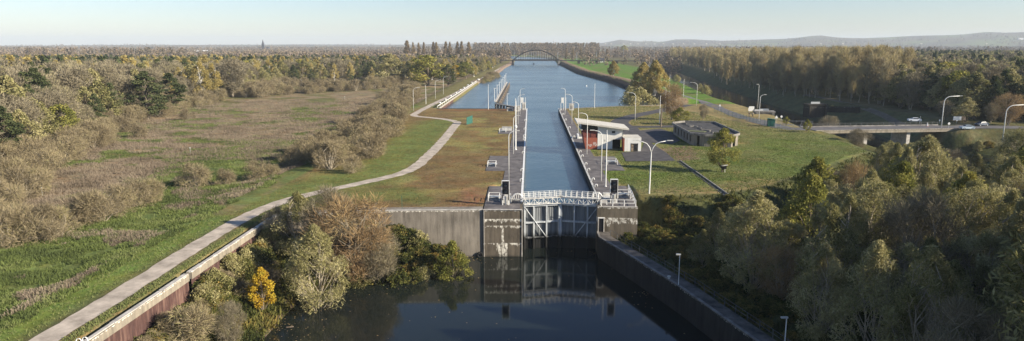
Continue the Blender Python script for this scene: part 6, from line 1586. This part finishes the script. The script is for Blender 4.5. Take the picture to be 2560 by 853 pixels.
# --- far country
items = {'tiny': [], 'tinypop': []}
NB = 34000; Uc = rn.uniform(-150, 2720, NB); Dc = 900*(8.5 ** rn.uniform(0, 1, NB))
aa = (Uc-1280)/F; dxx = _f[0]+aa*_r[0]-(150-426.5)/F*_u[0]; dyy = _f[1]+aa*_r[1]-(150-426.5)/F*_u[1]; LL_ = np.hypot(dxx, dyy); Xc = dxx/LL_*Dc; Yc = dyy/LL_*Dc
cl = vnoise(Xc, Yc, 420, 61); nz = vnoise(Xc, Yc, 300, 62); du_ = sdf(UPPER, Xc[None], Yc[None])[0]
k = (du_ > 14) & (sdf(FP, Xc[None], Yc[None])[0] > 0) & (sdf(PW, Xc[None], Yc[None])[0] > 0)
k &= ~((Xc > 40) & (Yc < 1500) & (Xc < 0.19*Yc) & (rn.uniform(0, 1, NB) < 0.93)); k &= ~((Xc > -80) & (Xc < 0) & (Yc < 1030)); k &= ~((np.abs(Yc-1044) < 16) & (Xc > -62) & (Xc < 176))
k &= (cl > -0.35) & ((Dc < 3500) | (cl > 0)); Zc = gzv(Xc, Yc)
for q in np.nonzero(k)[0][:13000]:
    s = rnd.uniform(0.7, 1.15)*(1+0.25*(Dc[q] > 3000)); items['tinypop' if nz[q] > 0.5 and Dc[q] < 2600 else 'tiny'].append((Xc[q], Yc[q], Zc[q], (s, s*0.95)))
for q in range(420):
    u = rnd.uniform(1185, 1500); d_ = rnd.uniform(1870, 2350); x, y = P(u, 150, 0); L_ = math.hypot(x, y); x, y = x/L_*d_, y/L_*d_
    items['tinypop'].append((x, y, 0.0, (1.3, rnd.uniform(1.25, 1.5))))
for q in range(90):
    u = rnd.uniform(1165, 1275); d_ = rnd.uniform(1100, 1500); x, y = P(u, 150, 0); L_ = math.hypot(x, y); x, y = x/L_*d_, y/L_*d_
    items['tinypop'].append((x, y, 0.0, (1.2, rnd.uniform(0.6, 0.85))))
inst_stuff('distant_woodland', items, 'woods fading into the haze towards the horizon')

# --- far buildings and landmarks
def far_xy(u, d): x, y = P(u, 150, 0); L_ = math.hypot(x, y); return x/L_*d, y/L_*d
x, y = far_xy(660, 3200); h = HT(x, y, 99, 0); e = empty('church_spire', (x, y, 0)); tag(e, 'dark church spire far away above the left woods', 'church')
MB().box((0, 0, h*0.3), (9, 9, h*0.6)).build('tower', M['slate'], e); MB().tube([(0, 0, h*0.6), (0, 0, h)], [6, 0.3], 8).build('spire', M['slate'], e)
MB().box((14, 0, 9), (24, 12, 18)).build('nave', M['slate'], e)
def chimney(u, vt, d, label, band=True):
    x, y = far_xy(u, d); h = HT(x, y, vt, 0); e_ = empty('tall_mast', (x, y, 0)); tag(e_, label, 'chimney')
    for k in range(6): MB().tube([(0, 0, h*k/6), (0, 0, h*(k+1)/6)], [3.2-0.35*k, 2.85-0.35*k], 8).build('section', M['white'] if k % 2 else M['red' if False else 'galv'], e_)
chimney(1263, 97, 3400, 'striped white mast on the horizon left of the arch bridge'); chimney(1384, 98, 3600, 'striped white mast on the horizon right of the arch bridge'); chimney(1025, 108, 3800, 'small white tower beside the tallest columnar poplar')
def house(u, v, label, wx=12, wy=9, h=5.5, roof='tile', wall='render', d=None):
    x, y = P(u, v) if d is None else far_xy(u, d); e_ = empty('house', (x, y, ground_z(x, y))); tag(e_, label, 'house')
    MB().box((0, 0, h/2), (wx, wy, h)).build('wall', M[wall], e_)
    b = MB(); a = [(-wx/2-0.4, -wy/2-0.4, h), (wx/2+0.4, -wy/2-0.4, h), (wx/2+0.4, wy/2+0.4, h), (-wx/2-0.4, wy/2+0.4, h), (-wx/2-0.4, 0, h+3.2), (wx/2+0.4, 0, h+3.2)]
    b.v = a; b.f = [(0, 1, 5, 4), (2, 3, 4, 5), (1, 2, 5), (3, 0, 4), (3, 2, 1, 0)]; b.m = [0]*5; b.build('roof', M[roof], e_)
    for s in (-0.3, 0.0, 0.3): MB().box((wx*s, -wy/2-0.03, h*0.55), (1.2, 0.08, 1.5)).build('window', M['glass'], e_)
house(1553, 136, 'pale farmhouse left of the round yellow tree', 16, 10, 5)
house(1511, 128, 'small white gabled house farthest left of the group', 10, 8, 5, 'slate')
house(1533, 127, 'long low red-roofed farm building behind the farmhouse', 34, 10, 4, 'tile', 'brick')
house(1575, 134, 'white house at the foot of the round yellow tree', 9, 8, 5, 'slate')
house(505, 127, 'white flat hall among the woods at far left', 60, 25, 9, 'render', d=2500)
house(1503, 156, 'white low building at the right end of the bridge approach', 11, 6, 3.5, 'slate')
house(2544, 0, 'white house on the hillside at far right', 40, 20, 12, 'render', d=7000)
b = MB(); hl = None
for i, u in enumerate((1513, 1527, 1558, 1575, 1594, 1613, 1635, 1657, 1681, 1707, 1734, 1764, 1797, 2048, 2103, 2298, 2460)):
    x, y = far_xy(u, 1500); zt = CAMH+(112-(110 if u < 1600 else 109 if u < 2000 else 107))/F*1500
    if hl is None:
        hl = empty('highway_lamp', (x, y, 0)); MB().tube([(0, 0, 0), (0, 0, 1)], 0.22, 5).build('pole', M['galv'], hl).scale = (1, 1, zt); MB().box((0, -0.9, 0), (3.0, 1.6, 1.4)).build('lamp_head', M['white'], hl).location = (0, 0, zt); o = hl; kk = [(c, []) for c in children(hl)]
    else: o = copytree(hl, kk, (x, y, 0))
    tag(o, 'tall highway light glinting above the right woods', 'highway lamp', 'row of highway lights on the horizon')
# bits floating on the water
b = MB(); b.tube([(0, 0, -0.3), (0, 0, 0.3), (0, 0, 0.9)], [0.5, 0.5, 0.1], 8); o = b.build('buoy', M['white']); x, y = P(1466, 216, ZU); o.location = (x, y, ZU); tag(o, 'white buoy on the wide water at right', 'buoy')
b = MB(); b.tube([(0, 0, -0.4), (0, 0, 0.6), (0, 0, 1.6)], [1.6, 1.5, 0.5], 8); o = b.build('buoy', M['black']); x, y = P(1334, 161, ZU); o.location = (x, y, ZU); tag(o, 'dark buoy in the canal before the arch bridge', 'buoy')
b = MB(); b.box((0, 0, 0.03), (0.9, 0.25, 0.06), 0.3); o = b.build('driftwood', M['wood']); x, y = P(725, 818, ZL); o.location = (x, y, ZL); tag(o, 'pale piece of driftwood floating near the left bank', 'driftwood')

# ------------------------------------------------------------------ ground vegetation (nobody could count it)
def tufts(name, n, gen, h0, h1, w_, mat_, label, cat='vegetation', blades=3, lean=0.5, seed=1):
    r = np.random.RandomState(seed); X, Y, Tn = gen(r, n); m_ = len(X); Z = gzv(X, Y)
    X = np.repeat(X, blades)+r.normal(0, w_*0.5, m_*blades); Y = np.repeat(Y, blades)+r.normal(0, w_*0.5, m_*blades); Z = np.repeat(Z, blades)-0.05; Tn = np.repeat(Tn, blades)
    N_ = m_*blades; H_ = r.uniform(h0, h1, N_); ax = r.normal(0, lean, (N_, 3)); ax[:, 2] = 1; ax /= np.linalg.norm(ax, axis=1, keepdims=True)
    a = r.uniform(0, 2*pi, N_); s = np.stack([np.cos(a), np.sin(a), 0*a], 1)*(w_*r.uniform(0.5, 1.2, N_))[:, None]/2
    p = np.stack([X, Y, Z], 1); t = p+ax*H_[:, None]; V = np.stack([p-s*0.6, p+s*0.6, t+s, t-s], 1)
    V = np.stack([p-s*0.7, p+s*0.7, t+s*0.5+ax*0, t-s*0.5], 1)
    me = quads_mesh(name, V, np.clip(Tn+r.uniform(-0.2, 0.2, N_), 0, 1), mat_); o = bpy.data.objects.new(name, me); COL.objects.link(o); tag(o, label, cat, kind='stuff'); return o
def samp(r, n, f):
    Xs, Ys, Ts = [], [], []; got = 0
    while got < n:
        # more of them close to the camera
        d = 55*np.exp(r.uniform(0, 1.95, n)); az_ = r.uniform(-0.72, 0.05, n); X = d*np.sin(az_); Y = d*np.cos(az_)
        keep, t = f(X, Y, r); keep = keep & (r.uniform(0, 1, n) < 1); Xs.append(X[keep]); Ys.append(Y[keep]); Ts.append(t[keep]); got += keep.sum()
        if keep.sum() == 0: break
    X, Y, Tn = (np.concatenate(a)[:n] for a in (Xs, Ys, Ts)); return X, Y, Tn
def fF(X, Y): return sdf(FP, X[None], Y[None])[0]
def f_herb(X, Y, r):
    wv = 2.2*vnoise(X, Y, 16, 21); z = (X < -52.5+wv*0.5) & (Y < 330) & (fF(X, Y) > 0)
    mid_ = vnoise(X, Y, 18, 24); core = np.abs(X+64+0.10*(Y-60))+wv*2 < 16
    keep = z & ((core & (Y < 210)) | (mid_ > 0.25) | ((Y < 118-0.2*(X+60)) & (mid_ > -0.35))) & (vnoise(X, Y, 4.5, 91)+0.5*r.uniform(-1, 1, X.shape) > -0.15)
    return keep, np.clip(0.4+0.35*vnoise(X, Y, 9, 51), 0, 1)
def f_reed(X, Y, r):
    wv = 2.2*vnoise(X, Y, 16, 21); z = (X < -55+wv*0.5) & (Y < 420) & (fF(X, Y) > 0)
    mid_ = vnoise(X, Y, 18, 24); core = (np.abs(X+64+0.10*(Y-60))+wv*2 < 12) & (Y < 170)
    keep = z & (~core | (mid_ < -0.2)) & (mid_ < 0.5) & (vnoise(X, Y, 6, 92)+0.6*r.uniform(-1, 1, X.shape) > -0.25)
    return keep, np.clip(0.45+0.35*vnoise(X, Y, 13, 52), 0, 1)
tufts('green_herbs', 115000, lambda r, n: samp(r, n, f_herb), 0.12, 0.6, 0.11, M['lf_herb'], 'thick green herbs and nettles on the left meadow', lean=0.6, seed=2)
tufts('dry_reeds', 100000, lambda r, n: samp(r, n, f_reed), 0.2, 0.8, 0.10, M['lf_reed'], 'dry brown stalks covering the left meadow', lean=0.55, seed=3)
def f_bank(X, Y, r):
    return (sdf(BASIN, X[None], Y[None])[0] < -0.3) & (sdf(SHORE, X[None], Y[None])[0] > 0.2) & (Y > 45), np.clip(0.45+0.4*vnoise(X, Y, 6, 53), 0, 1)
def gen_bank(r, n):
    X = r.uniform(-41.5, -10, n*6); Y = r.uniform(48, 114, n*6); k, t = f_bank(X, Y, r); return X[k][:n], Y[k][:n], t[k][:n]
tufts('bank_brambles', 11000, gen_bank, 0.3, 1.0, 0.26, M['lf_bramble'], 'tangled brambles and weeds on the bank of the basin', lean=0.7, seed=4)
def gen_hollow(r, n):
    X = r.uniform(14, 120, n*5); Y = r.uniform(45, 180, n*5); k = (sdf(LOWWOOD, X[None], Y[None])[0] < -0.1) & (dline(LQ, X[None], Y[None])[0] > 3.6); return X[k][:n], Y[k][:n], np.clip(0.35+0.3*vnoise(X[k][:n], Y[k][:n], 8, 54), 0, 1)
tufts('hollow_undergrowth', 16000, gen_hollow, 0.3, 1.1, 0.30, M['lf_bramble'], 'dark undergrowth in the hollow of the right wood', lean=0.7, seed=5)
ISLPOLY = [(-50, 112), (-8.5, 116), (-8.5, 135), (-6, 136), (-6, 150), (-10.4, 150), (-10.4, 173), (-6, 173), (-6, 303), (-40, 303), (-50, 270)]
RLPOLY = [(16.8, 136), (20, 136), (20, 128), (37, 130), (46, 135.5), (59, 149), (90, 182), (93, 210), (92, 226), (80, 245), (60, 320), (40, 316), (16.8, 303)]
HARD = [[(12, 118), (21, 118), (21, 136), (12, 136)], [(13, 181), (30.5, 180), (30.5, 194), (13, 194)], [(16, 151), (22, 151), (22, 173), (16, 173)], [(16, 195), (20, 195), (20, 217), (16, 217)],
        [P(1553, 382), P(1565, 404.5), P(1689, 403), P(1665, 382), P(1600, 325), P(1572, 328), P(1602, 378)], [P(1590, 325), P(1598, 346), P(1622, 357), P(1680, 361), P(1700, 352), P(1680, 332), P(1650, 320)], inset(1.05), [(-10.5, 215), (-5, 215), (-5, 231), (-10.5, 231)]]
YR = [P(1580, 340), P(1572, 322), P(1552, 311), P(1552, 302), P(1585, 290), P(1620, 283), P(1650, 277), P(1690, 268), P(1720, 262)]
def gen_lawn(poly, x0, x1, y0, y1):
    def g_(r, n):
        X = r.uniform(x0, x1, n*6); Y = y0*np.exp(r.uniform(0, 1, n*6)*math.log(y1/y0)); k = sdf(poly, X[None], Y[None])[0] < 0; X, Y = X[k], Y[k]
        for h_ in HARD:
            k = sdf(h_, X[None], Y[None])[0] > 0; X, Y = X[k], Y[k]
        k = (dline(PATH, X[None], Y[None])[0] > 1.8) & (dline(YR, X[None], Y[None])[0] > 3.6) & (dline([P(1560, 317), P(1690, 316)], X[None], Y[None])[0] > 3.2); X, Y = X[k][:n], Y[k][:n]
        return X, Y, np.clip(0.45+0.4*vnoise(X, Y, 12, 55), 0, 1)
    return g_
tufts('lawn_grass', 46000, gen_lawn(RLPOLY, 14, 95, 124, 325), 0.10, 0.32, 0.16, M['lf_grass'], 'rough grass of the lawn right of the lock', 'grass', lean=0.8, seed=6)
M['lf_moss'] = leaf_mat('brown_moss_grass', [(0.14, 0.085, 0.045), (0.185, 0.14, 0.06), (0.21, 0.18, 0.075), (0.15, 0.165, 0.055)], 0.15)
tufts('island_grass', 16000, gen_lawn(ISLPOLY, -50, -6, 110, 303), 0.06, 0.22, 0.16, M['lf_moss'], 'short brown mossy grass of the lawn left of the lock', 'grass', lean=0.9, seed=7)
def gen_verge(r, n):
    Y = r.uniform(45, 112, n); X = np.where(r.uniform(0, 1, n) < 0.75, r.uniform(-44.9, -42.4, n), r.uniform(-54.5, -48.6, n)); return X, Y, r.uniform(0.2, 1.0, n)
tufts('verge_grass', 12000, gen_verge, 0.10, 0.38, 0.09, M['lf_grass'], 'long grass on the verge between path and quay wall', 'grass', lean=0.8, seed=8)
# fallen leaves drifting on the dark basin
def gen_leaves():
    r = np.random.RandomState(12); X = r.uniform(-34, 20, 9000); Y = r.uniform(62, 118, 9000); ds_ = sdf(SHORE, X[None], Y[None])[0]
    k = (ds_ < -0.05) & (r.uniform(0, 1, 9000) < np.exp(ds_/2.2)*0.9+0.02) & ((X < -6) | (vnoise(X, Y, 9, 81) > 0.4)); X, Y = X[k], Y[k]; n_ = len(X); a_ = r.uniform(0, 6.28, n_); sz_ = r.uniform(0.04, 0.13, n_)
    c_, s_ = np.cos(a_)*sz_, np.sin(a_)*sz_; Z = np.full(n_, ZL+0.012)
    V = np.stack([np.stack([X-c_, Y-s_, Z], 1), np.stack([X+s_, Y-c_, Z], 1), np.stack([X+c_, Y+s_, Z], 1), np.stack([X-s_, Y+c_, Z], 1)], 1)
    me = quads_mesh('floating_leaves', V, r.uniform(0, 1, n_), M['lf_rust']); o = bpy.data.objects.new('floating_leaves', me); COL.objects.link(o); tag(o, 'fallen leaves floating along the edges of the dark basin', 'leaves', kind='stuff')
gen_leaves()
# litter washed up on the shore
b = MB(); r5 = random.Random(9)
for i in range(70):
    u = r5.uniform(828, 890); v = r5.uniform(683, 712); x, y = P(u, v, -8.0); b.box((x, y, ground_z(x, y)+0.1), (r5.uniform(0.08, 0.3), r5.uniform(0.08, 0.2), 0.1), r5.uniform(0, 3))
tag(b.build('litter', M['litter']), 'pale litter washed up on the bank below the bare trees', 'litter', kind='stuff')

# ------------------------------------------------------------------ haze: one box of air
mh = bpy.data.materials.new('haze_air'); mh.use_nodes = True; t = mh.node_tree; t.nodes.clear()
pv = t.nodes.new('ShaderNodeVolumePrincipled'); pv.inputs['Density'].default_value = 9e-5; pv.inputs['Color'].default_value = (0.80, 0.90, 1.0, 1); pv.inputs['Anisotropy'].default_value = 0.0
oo = t.nodes.new('ShaderNodeOutputMaterial'); t.links.new(pv.outputs[0], oo.inputs['Volume'])
zmin = float(GZ.min())-1.0; zmax = max(float(GZ.max())+25, 120)
b = MB(); b.box((1000, 6500, (zmin+zmax)/2), (26000, 16000, zmax-zmin)); hz = b.build('haze', mh); tag(hz, 'thin autumn haze over the whole landscape', kind='stuff')
